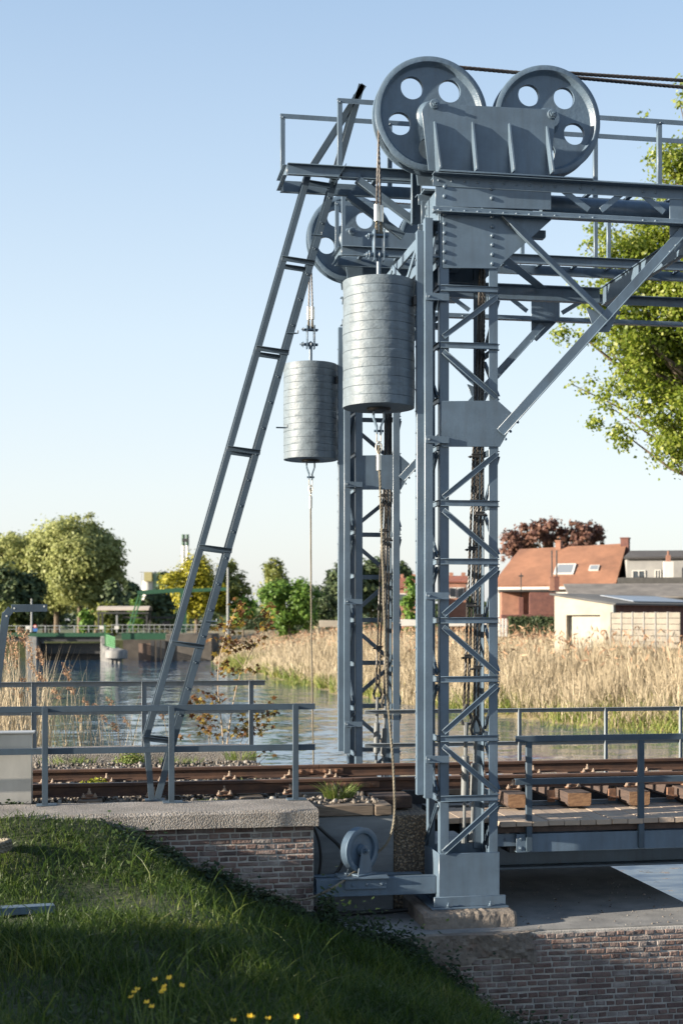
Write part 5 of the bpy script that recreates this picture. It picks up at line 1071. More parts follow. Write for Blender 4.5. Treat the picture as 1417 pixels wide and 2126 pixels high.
vs = []; fs = []
for p in lv:       # five-lobed leaf
    ax = V((rr.normal(0, .6), rr.normal(-.5, .5), 0.7)).normalized(); u = ax.orthogonal().normalized(); a0 = rr.uniform(0, 6.28); v = ax.cross(u); s = rr.uniform(0.034, 0.07); o = len(vs); vs.append(tuple(p)); prof = [0.30, 1.0, 0.45, 0.95, 0.5, 1.15, 0.5, 0.95, 0.45, 1.0]
    for j, q in enumerate(prof): a = a0+2*math.pi*j/10; c = p+(u*math.cos(a)+v*math.sin(a))*s*q-ax*s*0.22*(q > 0.6); vs.append(tuple(c))
    for j in range(10): fs.append((o, o+1+j, o+1+(j+1) % 10))
npmesh('foliage', np.array(vs), np.array(fs), REDLEAF, sap)

# ---------------- reeds
REED = island('dry_reed', [(0, (0.29, 0.235, 0.155)), (0.4, (0.385, 0.32, 0.22)), (0.8, (0.455, 0.385, 0.275)), (1, (0.50, 0.435, 0.33))], 0.8, trans=0.15, nz=0.35, nscale=0.35)
GREEDY = island('green_reed_shoot', [(0, (0.10, 0.15, 0.03)), (0.6, (0.19, 0.22, 0.05)), (1, (0.32, 0.30, 0.10))], 0.6, trans=0.3)
PLUME = island('reed_plume', [(0, (0.20, 0.11, 0.065)), (0.6, (0.34, 0.21, 0.13)), (1, (0.46, 0.32, 0.21))], 0.9, trans=0.2)
def farreeds(n, seed):
    r = np.random.default_rng(seed); Y = np.exp(r.uniform(np.log(38), np.log(150), n)); u = 0.2+10.5*r.random(n)**0.85; x = shore(Y)+u; return x, Y, rbz(x, Y), u, r
x, y, z, u, r = farreeds(105000, 61); k = r.random(len(x)) < np.clip(0.85+0.7*vnoise(x, y, 0.9, 17), 0.25, 1); x, y, z, u = x[k], y[k], z[k], u[k]; nb = len(x)
hh = r.uniform(1.1, 2.25, nb)*np.clip(0.95+0.34*vnoise(x, y, 0.75, 3), 0.5, 1.4)*np.interp(u, [0, 1.5, 4], [0.45, 0.8, 1.0])*np.where(y > 108, 0.62, 1.0)
tag(blades('reed_bed', x, y, z-0.05, hh, r.uniform(0.007, 0.016, nb)*np.clip(y/55, 0.8, 2.2), np.where(r.random(nb) < 0.22, r.uniform(0.4, 1.1, nb), r.uniform(0.05, 0.42, nb)), REED, 62), 'wide belt of dry straw coloured reeds along the far bank', 'reeds')
x, y, z, u, r = farreeds(5200, 63); k = (u > 2)*(r.random(len(u)) < 0.7); x, y, z = x[k], y[k], z[k]; nb = len(x)
c = np.stack([x+r.normal(0, .15, nb), y, z+r.uniform(1.7, 2.35, nb)*np.where(y > 108, 0.62, 1.0)], 1)
o = leafmesh('reed_plumes', c, np.stack([r.normal(0, 1, nb), r.normal(0, 1, nb), r.normal(0, .15, nb)], 1), r.uniform(0.09, 0.2, nb), PLUME, 64, asp=0.22, kind='stuff'); tag(o, 'feathery brown plumes at the top of the far reed belt', 'reed plumes')
r = np.random.default_rng(71); n = 15000; Y = np.exp(r.uniform(np.log(40), np.log(130), n)); u = np.abs(r.normal(0, 1.3, n)); k = vnoise(Y, u*0.2, 0.33, 9)+r.normal(0, .25, n) > 0.12; Y, u = Y[k], u[k]; x = shore(Y)+0.1+u
for px_, d_, n_, sp_ in ((1290, 49, 900, 1.5), (1400, 46, 700, 1.5), (1080, 53, 500, 1.2), (590, 88, 500, 2.0), (455, 118, 700, 3.0), (1340, 52, 500, 2.0)):
    q_ = at(px_, 1400, d_); x = np.append(x, q_.x+r.normal(0, sp_, n_)); Y = np.append(Y, q_.y+r.normal(0, sp_, n_))
nb = len(x)
tag(blades('green_waterside_growth', x, Y, rbz(x, Y)-0.05, r.uniform(0.35, 1.0, nb), r.uniform(0.014, 0.03, nb)*np.clip(Y/60, .8, 2), r.uniform(0.2, 0.9, nb), GREEDY, 72), 'fresh green growth along the water edge below the reeds', 'waterside plants')
# left reeds, nearer: stems and plumes
r = np.random.default_rng(81); n = 620; pxs = np.where(r.random(n) < 0.78, r.uniform(-60, 95, n), r.uniform(60, 290, n)); dd = r.uniform(21.3, 24.6, n)
dist = np.clip((pxs-60)/190, 0, 1); tops = 1390+r.normal(0, 36, n)+dist*105; tops = np.clip(tops, 1345, 1545)
pl = []
P0 = [at(a, b_, c_) for a, b_, c_ in zip(pxs, tops, dd)]; vsx = np.array([(p.x, p.y) for p in P0]); zt2 = np.array([p.z for p in P0]); zb2 = lbz(vsx[:, 0], vsx[:, 1])-0.1; zb2 = np.maximum(zb2, -0.7)
tag(blades('reed_stand', vsx[:, 0]-0.05, vsx[:, 1], zb2, (zt2-zb2)*1.08, r.uniform(0.004, 0.009, n), r.uniform(0.03, 0.26, n), REED, 82), 'stand of dry reed stems at the left behind the cabinet and handrails', 'reeds')
rp_ = []; st = MB(); rng = random.Random(5)
big = [(20,1330,60,20),(35,1350,60,24),(62,1340,62,26),(48,1322,40,30),(85,1362,34,26),(8,1345,30,18),(140,1395,34,30),(30,1370,30,16),(15,1380,30,14),(70,1385,30,20),(90,1410,24,16),(150,1430,22,16),(120,1440,20,14),(205,1470,20,20),(232,1462,24,22),(240,1510,18,18),(180,1460,18,12),(55,1420,24,14),(335,1480,26,20),(165,1490,18,10),(265,1500,16,10),(218,1490,16,8),(425,1500,20,8),(40,1440,24,14)]
for (px, py, L, n) in big:
    d = rng.uniform(21.5, 23.5); top = at(px-6, py-L*0.5, d); bot_ = at(px+5, py+L*0.5, d); rt = at(px+rng.uniform(8, 24), 1600, d); st.tube(bez([rt, bot_.lerp(rt, 0.5)+V((0.02,0,0)), bot_, top], 4), 0.006, 5)
    for _ in range(n*5):
        f = rng.random(); c = top.lerp(bot_, f); w_ = 0.055*math.sin(math.pi*min(1, 0.15+f*0.8)); rp_.append((c.x+rng.gauss(0, w_*0.6)-0.02*(1-f), c.y+rng.gauss(0, w_), c.z+rng.gauss(0, 0.02)))
st.build('reed_stem', REED, bpy.data.objects['reed_stand']); rp_ = np.array(rp_); nb = len(rp_)
o = leafmesh('reed_plume', rp_, np.stack([r.normal(0, 1, nb), r.normal(0, 1, nb), r.normal(0, .3, nb)], 1), r.uniform(0.014, 0.034, nb), PLUME, 84, asp=0.3, parent=bpy.data.objects['reed_stand'])

# ================================================================== FAR THINGS: houses on the right
TILE = mat('orange_clay_tile', (0.42, 0.175, 0.085), 0.85, col2=(0.30, 0.125, 0.06), vscale=0.5, bump=0.5, bscale=9, bdist=0.03, detail=8)
def tilemat(name, c1, c2, sx=4.5, sy=3.5):
    m = mat(name, c1, 0.85, col2=c2, vscale=0.6, detail=9); N, L = nodes(m); b = N['Principled BSDF']
    tc = N.new('ShaderNodeTexCoord'); wv = N.new('ShaderNodeTexWave'); wv.inputs['Scale'].default_value = sx; wv.bands_direction = 'X'; wv.inputs['Distortion'].default_value = 0.6; wv.inputs['Detail'].default_value = 2
    L.new(tc.outputs['Object'], wv.inputs['Vector']); w2 = N.new('ShaderNodeTexWave'); w2.bands_direction = 'Z'; w2.inputs['Scale'].default_value = sy; L.new(tc.outputs['Object'], w2.inputs['Vector'])
    ad = N.new('ShaderNodeMath'); L.new(wv.outputs['Fac'], ad.inputs[0]); L.new(w2.outputs['Fac'], ad.inputs[1])
    bp = N.new('ShaderNodeBump'); bp.inputs['Strength'].default_value = 0.8; bp.inputs['Distance'].default_value = 0.09; L.new(ad.outputs[0], bp.inputs['Height']); L.new(bp.outputs[0], b.inputs['Normal']); return m
TILE = tilemat('orange_clay_tile', (0.42, 0.20, 0.115), (0.24, 0.115, 0.07))
DTILE = tilemat('dark_roof_tile', (0.09, 0.085, 0.085), (0.055, 0.05, 0.05))
CORR = tilemat('corrugated_sheet', (0.16, 0.163, 0.166), (0.105, 0.105, 0.105), 8, 0.01)
FBRICK = mat('far_brick', (0.30, 0.15, 0.10), 0.9, col2=(0.20, 0.10, 0.07), vscale=3, bump=0.4, bscale=20)
DBRICK = mat('dark_far_brick', (0.15, 0.065, 0.05), 0.9, col2=(0.09, 0.04, 0.035), vscale=3, bump=0.4, bscale=20)
CREAM = mat('cream_render', (0.345, 0.31, 0.255), 0.85, col2=(0.26, 0.235, 0.195), vscale=0.8)
GREYR = mat('grey_render', (0.30, 0.295, 0.28), 0.9, col2=(0.22, 0.215, 0.21), vscale=0.7)
GLASS = mat('window_glass', (0.05, 0.06, 0.07), 0.08)
DOORM = mat('pale_garage_door', (0.30, 0.285, 0.24), 0.7, var=0.05)
CPANEL = mat('concrete_fence_panel', (0.23, 0.21, 0.175), 0.9, col2=(0.15, 0.135, 0.115), vscale=1.5)
SHEET = mat('clear_roof_sheet', (0.26, 0.29, 0.33), 0.4, var=0.1)
GB = 1.25
class Frame:       # local frame: x along the front, y away, z up
    def __init__(s, px, py, d, yaw): s.o = at(px, py, d); s.o.z = 0; a = -TH+R(yaw); s.x = V((math.cos(a), math.sin(a), 0)); s.y = V((-math.sin(a), math.cos(a), 0))
    def __call__(s, x, y, z): return s.o+s.x*x+s.y*y+V((0, 0, z))
    def box(s, b, x0, x1, y0, y1, z0, z1): return b.hexa(s((x0+x1)/2, (y0+y1)/2, (z0+z1)/2), s.x*(x1-x0)/2, s.y*(y1-y0)/2, (0, 0, (z1-z0)/2))
# long house with the orange roof: front eave from px 1033 to 1262
d = 86.0; k = d/F
f = Frame(1028, 1218, d, -20); L = (1262-1028)*k/math.cos(R(20))*0.98; ez = EYE+(HZ-1220)*k; rzz = ez+2.72; dp = 4.3
h1 = thing('long_house', 'long low house with a big sunlit orange tiled roof and white wall', 'house', f(L/2, dp, GB))
b = MB(); b.prism([f(0.1, 0.1, GB), f(L-0.1, 0.1, GB), f(L-0.1, 0.1, ez), f(0.1, 0.1, ez)], -f.y, -0.2); b.prism([f(0.1, 2*dp, GB), f(L-0.1, 2*dp, GB), f(L-0.1, 2*dp, ez), f(0.1, 2*dp, ez)], f.y, 0.2); b.build('wall', WHITE, h1, smooth=0)
b = MB(); b.prism([f(L-0.3, 0.3, GB), f(L-0.3, 2*dp, GB), f(L-0.3, 2*dp, ez), f(L-0.3, dp, rzz-0.1), f(L-0.3, 0.3, ez)], f.x, 0.25); b.prism([f(0.3, 0.3, GB), f(0.3, 2*dp, GB), f(0.3, 2*dp, ez), f(0.3, dp, rzz-0.6), f(0.3, 0.3, ez)], -f.x, 0.25); b.build('gable', DBRICK, h1, smooth=0)
b = MB(); b.prism([f(-0.25, -0.2, ez), f(L+0.12, -0.2, ez), f(L+0.12, dp, rzz), f(0.55, dp, rzz-0.25)], (0, 0, 1), 0.14); b.prism([f(0.55, dp+0.01, rzz-0.25), f(L+0.12, dp+0.01, rzz), f(L+0.12, 2*dp+0.2, ez), f(-0.2, 2*dp+0.2, ez)], (0, 0, 1), 0.14)
rf_ = b.build('roof', TILE, h1, smooth=0)
b = MB(); f.box(b, -0.25, L+0.12, -0.32, -0.2, ez-0.14, ez+0.02); b.build('gutter', WHITE, h1)
def onroof(x, t, up=0.0): return f(x, -0.2+(dp+0.2)*t, ez+(rzz-ez)*t+0.14+up)
for x, t, w_, hh_ in ((L*0.555, 0.36, 0.62, 0.40), (L*0.80, 0.38, 0.30, 0.20)):
    b = MB(); rn_ = (f.y*-(rzz-ez)+V((0, 0, dp))).normalized(); sl_ = (f.y*dp+V((0, 0, rzz-ez))).normalized(); b.hexa(onroof(x, t)+rn_*0.03, f.x*w_, sl_*hh_*1.6, rn_*0.05); o = b.build('skylight', WHITE, h1); b = MB(); b.hexa(onroof(x, t)+rn_*0.085, f.x*w_*0.78, sl_*hh_*1.25, rn_*0.004); b.build('pane', mat('sky_grey_roof_glass', (0.20, 0.22, 0.24), 0.35), o)  # pane colour lightened to stand in for reflected sky
b = MB(); f.box(b, L*0.405, L*0.45, dp-0.35, dp+0.35, rzz-0.5, rzz+0.32); f.box(b, L*0.40, L*0.455, dp-0.4, dp+0.4, rzz+0.321, rzz+0.4); b.build('chimney', FBRICK, h1)
b = MB(); f.box(b, L-0.22, L+0.28, dp-0.35, dp+0.35, rzz-1.2, rzz+0.42); f.box(b, L-0.26, L+0.32, dp-0.4, dp+0.4, rzz+0.421, rzz+0.5); b.build('chimney', DBRICK, h1)
# brick annex in front, with its stacks and pipes
d2 = 81.0; k2 = d2/F; f2 = Frame(1040, 1228, d2, -4); az = EYE+(HZ-1229)*k2
an = thing('brick_annex', 'flat roofed brick annex in front of the orange roofed house', 'annex', f2(1.6, 1, GB))
W1 = (1096-1040)*k2; W2 = (1151-1040)*k2
b = MB(); f2.box(b, 0, W1, 0, 3, GB, az); b.build('wall', FBRICK, an, bevel=0.02); b = MB(); f2.box(b, W1+0.003, W2, -0.6, 3, GB, az-0.03); b.build('wall', DBRICK, an, bevel=0.02)
b = MB(); f2.box(b, -0.05, W2+0.05, -0.65, 3.05, az+0.001, az+0.07); b.build('roof', DTILE, an)
for px, y0, y1, m, nm in ((1147, 1198, 1230, FBRICK, 'chimney'), (1157, 1198, 1230, DBRICK, 'chimney')):
    x = (px-1040)*k2; b = MB(); z0, z1 = az-0.6, EYE+(HZ-y0)*k2; f2.box(b, x-0.14, x+0.14, 1.0, 1.28, az+0.07, z1); f2.box(b, x-0.17, x+0.17, 0.97, 1.31, z1+0.001, z1+0.05); b.build(nm, m, an); b = MB(); b.tube([f2(x, 1.14, z1+0.05), f2(x, 1.14, EYE+(HZ-1141)*k2)], 0.045, 8); b.build('flue_pipe', DARKIRON, an)
x = (1080-1040)*k2; b = MB(); f2.box(b, x-0.13, x+0.13, -0.28, -0.01, GB, EYE+(HZ-1240)*k2); b.build('chimney', DBRICK, an); b = MB(); b.tube([f2(x, -0.15, EYE+(HZ-1240)*k2), f2(x, -0.15, EYE+(HZ-1190)*k2)], 0.035, 8); b.tube([f2(x-0.14, -0.15, EYE+(HZ-1196)*k2), f2(x+0.14, -0.15, EYE+(HZ-1196)*k2)], 0.05, 6); b.build('flue_pipe', DARKIRON, an)
# cream garage
d3 = 66.0; k3 = d3/F; f3 = Frame(1150, 1240, d3, -42); c42 = math.cos(R(42)); Wg = (1264-1150)*k3/c42*0.90; zl_ = EYE+(HZ-1236)*k3; zr_ = EYE+(HZ-1256)*k3
ga = thing('garage', 'cream rendered garage with a pale door and a corrugated lean-to roof', 'garage', f3(1.5, 2, GB))
da0, da1, dz = Wg*0.21, Wg*0.79, EYE+(HZ-1277)*k3
zat = lambda x: zl_+(zr_-zl_)*x/Wg
b = MB(); b.prism([f3(0, 0, GB-0.6), f3(da0, 0, GB-0.6), f3(da0, 0, dz), f3(da1, 0, dz), f3(da1, 0, GB-0.6), f3(Wg, 0, GB-0.6), f3(Wg, 0, zr_), f3(0, 0, zl_)], f3.y, 0.25); b.build('wall', CREAM, ga, smooth=0)
b = MB(); f3.box(b, da0-0.02, da1+0.02, 0.26, 0.30, GB-0.6, dz+0.1); b.build('garage_door', DOORM, ga)
b = MB(); DL = 11.0; b.prism([f3(Wg-0.2, 0.26, GB-0.6), f3(Wg-0.2, DL, GB-0.6), f3(Wg-0.2, DL, zr_-0.03), f3(Wg-0.2, 0.26, zr_-0.03)], f3.x, 0.18); b.build('side_wall', DBRICK, ga, smooth=0)
b = MB(); n_ = 30
b.prism([f3(-0.2, -0.12, zl_+0.02), f3(Wg+0.22, -0.12, zr_-0.03), f3(Wg+0.22, DL, zr_-0.03), f3(-0.2, DL, zl_+0.02)], (0, 0, 1), 0.09); b.build('roof', CORR, ga, smooth=0)
b = MB(); b.prism([f3(0.7, 3.0, zat(0.7)+0.115), f3(Wg-0.3, 2.4, zat(Wg-0.3)+0.115), f3(Wg-0.3, 8.5, zat(Wg-0.3)+0.115), f3(0.7, 8.5, zat(0.7)+0.115)], (0, 0, 1), 0.03); b.build('roof_sheet', SHEET, ga, smooth=0)
b = MB(); b.tube([f3(Wg+0.06, -0.06, GB-0.5), f3(Wg+0.06, -0.06, zr_)], 0.05, 8); b.build('downpipe', PALESTEEL, ga)
# long dark shed roof behind the garage
d5 = 74.0; k5 = d5/F; f5 = Frame(1190, 1222, d5, -10); zs = EYE+(HZ-1236)*k5
sh = thing('shed', 'long low shed with a dark corrugated roof behind the garage', 'shed', f5(4, 2, GB)); b = MB(); f5.box(b, 0, 10, 0.5, 5, GB, zs-0.15); b.build('wall', DBRICK, sh)
b = MB(); b.prism([f5(-0.2, 0, zs-0.15), f5(10, 0, zs-0.15), f5(10, 3, zs+0.62), f5(-0.6, 3, zs+0.62)], (0, 0, 1), 0.08); b.prism([f5(-0.6, 3.01, zs+0.62), f5(10, 3.01, zs+0.62), f5(10, 6, zs-0.15), f5(-0.2, 6, zs-0.15)], (0, 0, 1), 0.08); b.build('roof', mat('old_asbestos_roof', (0.20, 0.18, 0.16), 0.9, col2=(0.11, 0.10, 0.09), vscale=1.2, bump=0.3, bscale=6), sh, smooth=0)
b = MB(); f5.box(b, 2.4, 10, 3.6, 3.9, zs, zs+1.05); b.build('parapet', mat('dark_parapet', (0.06, 0.058, 0.055), 0.9, var=0.2), sh)
# fence panels in front of the garage side wall
fp = thing('panel_fence', 'concrete panel fence with level grooves beside the garage', 'fence', f3(Wg+0.4, 2, GB))
o_ = at(1268, 1290, 63.5); o2 = at(1412, 1290, 58.5); dv = V((o2.x-o_.x, o2.y-o_.y, 0)); n_ = 6; zt0 = EYE+(HZ-1271)*63.5/F
for i in range(n_):
    p = V((o_.x, o_.y, 0))+dv*i/n_; q = V((o_.x, o_.y, 0))+dv*(i+0.96)/n_
    b = MB()
    for j in range(6): b.bar(p+V((0, 0, zt0-0.15-0.26*j)), q+V((0, 0, zt0-0.15-0.26*j)), 0.245, 0.05, (0, 0, 1))
    b.build('panel', CPANEL, fp, bevel=0.01); b = MB(); b.box(p.x-0.06, p.x+0.06, p.y-0.05, p.y+0.05, GB-1, zt0); b.build('post', CONC, fp)
# grey rendered house behind
d4 = 84.0; k4 = d4/F; f4 = Frame(1300, 1180, d4, -8); zg = EYE+(HZ-1161)*k4; WG = 5.2
gh = thing('grey_house', 'grey rendered house with two white framed windows and a dark roof', 'house', f4(2, 3, GB)); b = MB(); f4.box(b, 0, WG, 0, 6, GB, zg); b.build('wall', GREYR, gh)
b = MB(); b.prism([f4(-0.2, -0.2, zg), f4(WG+3, -0.2, zg), f4(WG+3, 3, zg+0.55), f4(0.4, 3, zg+0.55)], (0, 0, 1), 0.12); b.prism([f4(0.4, 3.01, zg+0.55), f4(WG+3, 3.01, zg+0.55), f4(WG+3, 6.2, zg), f4(-0.2, 6.2, zg)], (0, 0, 1), 0.12); b.build('roof', DTILE, gh, smooth=0)
for px, w_, y0, y1 in ((1324, 0.40, 1184, 1206), (1363, 0.19, 1183, 1206)):
    x = (px-1300)*k4; z1, z0 = EYE+(HZ-y0)*k4, EYE+(HZ-y1)*k4; b = MB()
    for (xa, xb, za, zb_2) in ((x-w_, x-w_+0.06, z0, z1), (x+w_-0.06, x+w_, z0, z1), (x-w_+0.06, x+w_-0.06, z1-0.06, z1), (x-w_+0.06, x+w_-0.06, z0, z0+0.06), (x-0.03, x+0.03, z0+0.06, z1-0.06)): f4.box(b, xa, xb, -0.06, 0.02, za, zb_2)
    o = b.build('window', WHITE, gh); b = MB(); f4.box(b, x-w_+0.02, x+w_-0.02, -0.03, -0.005, z0+0.02, z1-0.02); b.build('pane', GLASS, o)
b = MB(); x = (1381-1300)*k4; f4.box(b, x-0.28, x+0.28, -1.2, -0.6, GB, EYE+(HZ-1168)*k4); b.build('white_chimney', WHITE, gh); b = MB(); f4.box(b, x-0.13, x+0.13, -1.05, -0.75, EYE+(HZ-1168)*k4+0.001, EYE+(HZ-1155)*k4); b.tube([f4(x, -0.9, EYE+(HZ-1155)*k4), f4(x, -0.9, EYE+(HZ-1146)*k4)], 0.06, 8); b.build('chimney_pot', FBRICK, gh)
b = MB(); b.prism([f4(WG-1.7, -2.4, zg-1.7), f4(WG+3, -2.4, zg-1.7), f4(WG+3, 0.8, zg+0.2), f4(WG-0.7, 0.8, zg+0.2)], (0, 0, 1), 0.1); b.build('porch_roof', TILE, gh, smooth=0)
# brick houses seen between and through the towers
for px0, px1, yt, ye, yb, d, lab in ((822, 862, 1200, 1222, 1290, 100, 'brick house with a red roof between the two towers'), (928, 966, 1196, 1210, 1290, 104, 'brick house seen through the lattice of the nearer tower')):
    k = d/F; f = Frame(px0, 1250, d, -6); W = (px1-px0)*k; z1 = EYE+(HZ-ye)*k; z2 = EYE+(HZ-yt)*k; hs = thing('brick_house', lab, 'house', f(W/2, 2, GB)); b = MB(); f.box(b, 0, W, 0, 5, GB, z1); b.build('wall', FBRICK, hs)
    b = MB(); b.prism([f(-0.15, -0.15, z1), f(W+0.15, -0.15, z1), f(W+0.15, 2.5, z2), f(-0.15, 2.5, z2)], (0, 0, 1), 0.1); b.prism([f(-0.15, 2.51, z2), f(W+0.15, 2.51, z2), f(W+0.15, 5.1, z1), f(-0.15, 5.1, z1)], (0, 0, 1), 0.1); b.build('roof', tilemat('red_roof_tile', (0.30, 0.10, 0.06), (0.2, 0.07, 0.045)), hs, smooth=0)
    for fx in (0.16, 0.84): b = MB(); f.box(b, W*fx-0.16, W*fx+0.16, 2.3, 2.7, z2-0.2, z2+0.35); b.build('chimney', FBRICK, hs)
    for fx in (0.3, 0.72):
        b = MB(); f.box(b, W*fx-0.26, W*fx+0.26, -0.05, 0.02, z1-1.15, z1-0.35); o = b.build('window', WHITE, hs); b = MB(); f.box(b, W*fx-0.2, W*fx+0.2, -0.06, -0.051, z1-1.08, z1-0.42); b.build('pane', GLASS, o)
    b = MB(); f.box(b, 0.01, W-0.01, -0.04, -0.003, GB+0.2, GB+1.0); b.build('plinth_band', WHITE, hs)
def flatbox(name, px0, px1, yt, yb, d, m, label, cat, dep=0.4, rails=0):
    k = d/F; f = Frame(px0, yt, d, 0); b = MB(); W = (px1-px0)*k
    if rails:
        n = int(W/0.16)
        for i in range(n): b2 = f.box(b, i*W/n, i*W/n+W/n*0.72, 0, 0.03, EYE+(HZ-yb)*k, EYE+(HZ-yt)*k+0.06*math.sin(i*1.1))
        f.box(b, 0, W, 0.031, 0.07, EYE+(HZ-yt)*k-0.4, EYE+(HZ-yt)*k-0.3)
    else: f.box(b, 0, W, 0, dep, EYE+(HZ-yb)*k, EYE+(HZ-yt)*k)
    return tag(b.build(name, m, bevel=0.02), label, cat)
flatbox('picket_fence', 1034, 1054, 1286, 1322, 72, WHITE, 'white picket fence panel at the right foot of the nearer tower', 'fence', rails=1)
flatbox('garden_wall', 662, 716, 1288, 1302, 108, CREAM, 'low white garden wall behind the reeds, left of the far tower', 'wall')
flatbox('garden_wall', 1040, 1152, 1276, 1284, 80, DBRICK, 'low dark garden wall below the brick annex', 'wall')
flatbox('garden_wall', 824, 866, 1286, 1300, 84, WHITE, 'low white garden wall between the two towers', 'wall')
flatbox('garden_wall', 926, 1010, 1284, 1300, 78, WHITE, 'white garden wall seen through the nearer tower', 'wall')
def hedge(px0, px1, yt, yb, d, n, label, m, seed, dep=0.9, ls=0.07):
    k = d/F; f = Frame(px0, yt, d, 0); r = np.random.default_rng(seed); W = (px1-px0)*k; z1, z0 = EYE+(HZ-yt)*k, EYE+(HZ-yb)*k; face = r.random(n)
    x = r.uniform(0, W, n); y = np.where(face < 0.65, r.normal(0, .04, n), r.uniform(0, dep, n)); z = np.where(face < 0.65, r.uniform(z0, z1, n), z1+r.normal(0, .05, n)); X = np.array(f.x); Y = np.array(f.y); c = np.array(f.o)+X*x[:, None]+Y*y[:, None]+np.array([0, 0, 1.0])*z[:, None]
    t = thing('hedge', label, 'hedge', f(W/2, dep/2, z0)); nr = np.where((face < 0.65)[:, None], -Y[None], np.array([[0, 0, 1.0]]))+r.normal(0, .5, (n, 3)); leafmesh('foliage', c, nr, r.uniform(.6, 1.3, n)*ls, m, seed, t); b = MB(); f.box(b, 0.05, W-0.05, 0.06, dep-0.06, z0, z1-0.06); b.build('stems', mat('hedge_stems', (0.02, 0.03, 0.012), 0.9), t); return t
hedge(1056, 1151, 1283, 1316, 75, 2600, 'clipped dark green hedge left of the garage', DARKL, 301)
hedge(505, 600, 1286, 1306, 128, 900, 'dark hedge under the trees left of the hanging rope', DARKL, 303, 1.0, 0.16)

# ================================================================== FAR THINGS: weir, lock and drawbridge on the left
D1 = 138.0; kw = D1/F
fw = Frame(0, 1310, D1, 0)
def wx(px): return px*kw
def wz(py, d=D1): return EYE+(HZ-py)*d/F
wb = thing('weir_bridge', 'low weir footbridge with railing and concrete piers across the canal on the left', 'bridge', fw(wx(110), 1, wz(1375)))
b = MB(); fw.box(b, wx(-60), wx(228), 0, 2.4, wz(1321), wz(1315)); b.build('deck', DARKIRON, wb); b = MB(); fw.box(b, wx(-60), wx(228), -0.05, -0.003, wz(1322), wz(1314)); b.build('fascia', GREENP, wb); b = MB(); fw.box(b, wx(-60), wx(228), 0.3, 2.2, wz(1332), wz(1321)-0.002); b.build('girder', DARKIRON, wb)
for p0, p1 in ((56, 78), (210, 226), (-50, -30)): b = MB(); fw.box(b, wx(p0), wx(p1), -0.3, 3.2, wz(1390), wz(1321)-0.004); b.build('pier', CONC, wb, bevel=0.05)
b = MB(); fw.box(b, wx(78)+0.01, wx(210)-0.01, 1.6, 1.9, wz(1358), wz(1336)); fw.box(b, wx(78)+0.01, wx(210)-0.01, 2.5, 2.7, wz(1390), wz(1350)); b.build('sluice_beam', DARKIRON, wb)
b = MB()
for p in range(-56, 230, 30): fw.box(b, wx(p)-0.05, wx(p)+0.05, 0.05, 0.15, wz(1313), wz(1299))
fw.box(b, wx(-60), wx(228), 0.06, 0.14, wz(1300), wz(1298.6)); fw.box(b, wx(-60), wx(228), 0.075, 0.125, wz(1306.6), wz(1305.8))
b.build('railing', PALESTEEL, wb)
lk = thing('lock_island', 'stone lock pier with a rounded block and green slatted guard in front of the weir', 'pier', fw(wx(250), -4, WL))
for i, p in enumerate((216, 226, 236, 246)): b = MB(); b.lathe([(0.26, 0), (0.26, wz(1338+i*3)-WL+0.4), (0.22, wz(1338+i*3)-WL+0.45)], fw(wx(p), -0.5-i*1.6, WL-0.4), (0, 0, 1), 10); b.build('pile', CONC, lk)
b = MB(); b.prism([fw(wx(214), -0.3, wz(1340)), fw(wx(232), -0.3, wz(1340)), fw(wx(275), -6, wz(1345)), fw(wx(256), -6, wz(1345))], (0, 0, -1), 0.45); b.build('walkway_slab', CONC, lk)
b = MB(); b.lathe([(0.0, wz(1364)), (0.85, wz(1364)), (1.05, wz(1362)), (1.05, wz(1349)), (0.9, wz(1346)), (0, wz(1346))], fw(wx(266), -7.0, 0), (0, 0, 1), 20); b.build('round_block', CONC, lk, smooth=50)
for p in (256, 264, 272): b = MB(); b.lathe([(0.2, WL-0.4), (0.2, wz(1364))], fw(wx(p), -7, 0), (0, 0, 1), 8); b.build('pile', CONC, lk)
b = MB()
for i in range(6):
    z = wz(1318+i*4.0); b.bar(fw(wx(222), -0.6, z), fw(wx(255), -4.6, z-0.25), 0.13, 0.03, (0, 0, 1))
b.build('slatted_guard', GREENL, lk)
b = MB(); b.bar(fw(wx(222), -0.7, wz(1342)), fw(wx(220), -0.7, wz(1296)), 0.14, 0.10, (1, 0, 0)); b.build('guard_post', GREENL, lk)
# lock bridge to the right with dark chamber
lb = thing('lock_bridge', 'green lock bridge leaf with railing over the dark lock chamber', 'bridge', fw(wx(310), 1, WL))
b = MB(); fw.box(b, wx(252), wx(344), 0.2, 2.4, wz(1328), wz(1314)); b.build('deck', GREENP, lb)
b = MB()
for p in range(232, 470, 11): fw.box(b, wx(p)-0.025, wx(p)+0.025, 0.1, 0.15, wz(1314), wz(1297))
fw.box(b, wx(229), wx(470), 0.09, 0.16, wz(1298), wz(1296.6)); fw.box(b, wx(229), wx(470), 0.1, 0.15, wz(1306), wz(1305.3)); b.build('railing', PALESTEEL, lb)
b = MB(); fw.box(b, wx(344)+0.01, wx(440), 0.0, 8, WL-0.5, wz(1316)); b.build('quay_wall', mat('dark_quay_stone', (0.085, 0.075, 0.065), 0.9, var=0.3, vscale=1), lb, bevel=0.05)
for p in (318, 330, 340): b = MB(); fw.box(b, wx(p)-0.18, wx(p)+0.18, -0.4, 0, WL-0.4, wz(1330)); b.build('pile', DARKIRON, lb)
b = MB(); fw.box(b, wx(226), wx(344), 9.0, 9.6, WL-0.5, wz(1317)); b.build('chamber_dark_wall', mat('chamber_darkening', (0.06, 0.052, 0.045), 0.9, var=0.4, vscale=0.8), lb)  # dark wall added behind the leaf so the opening below it reads dark
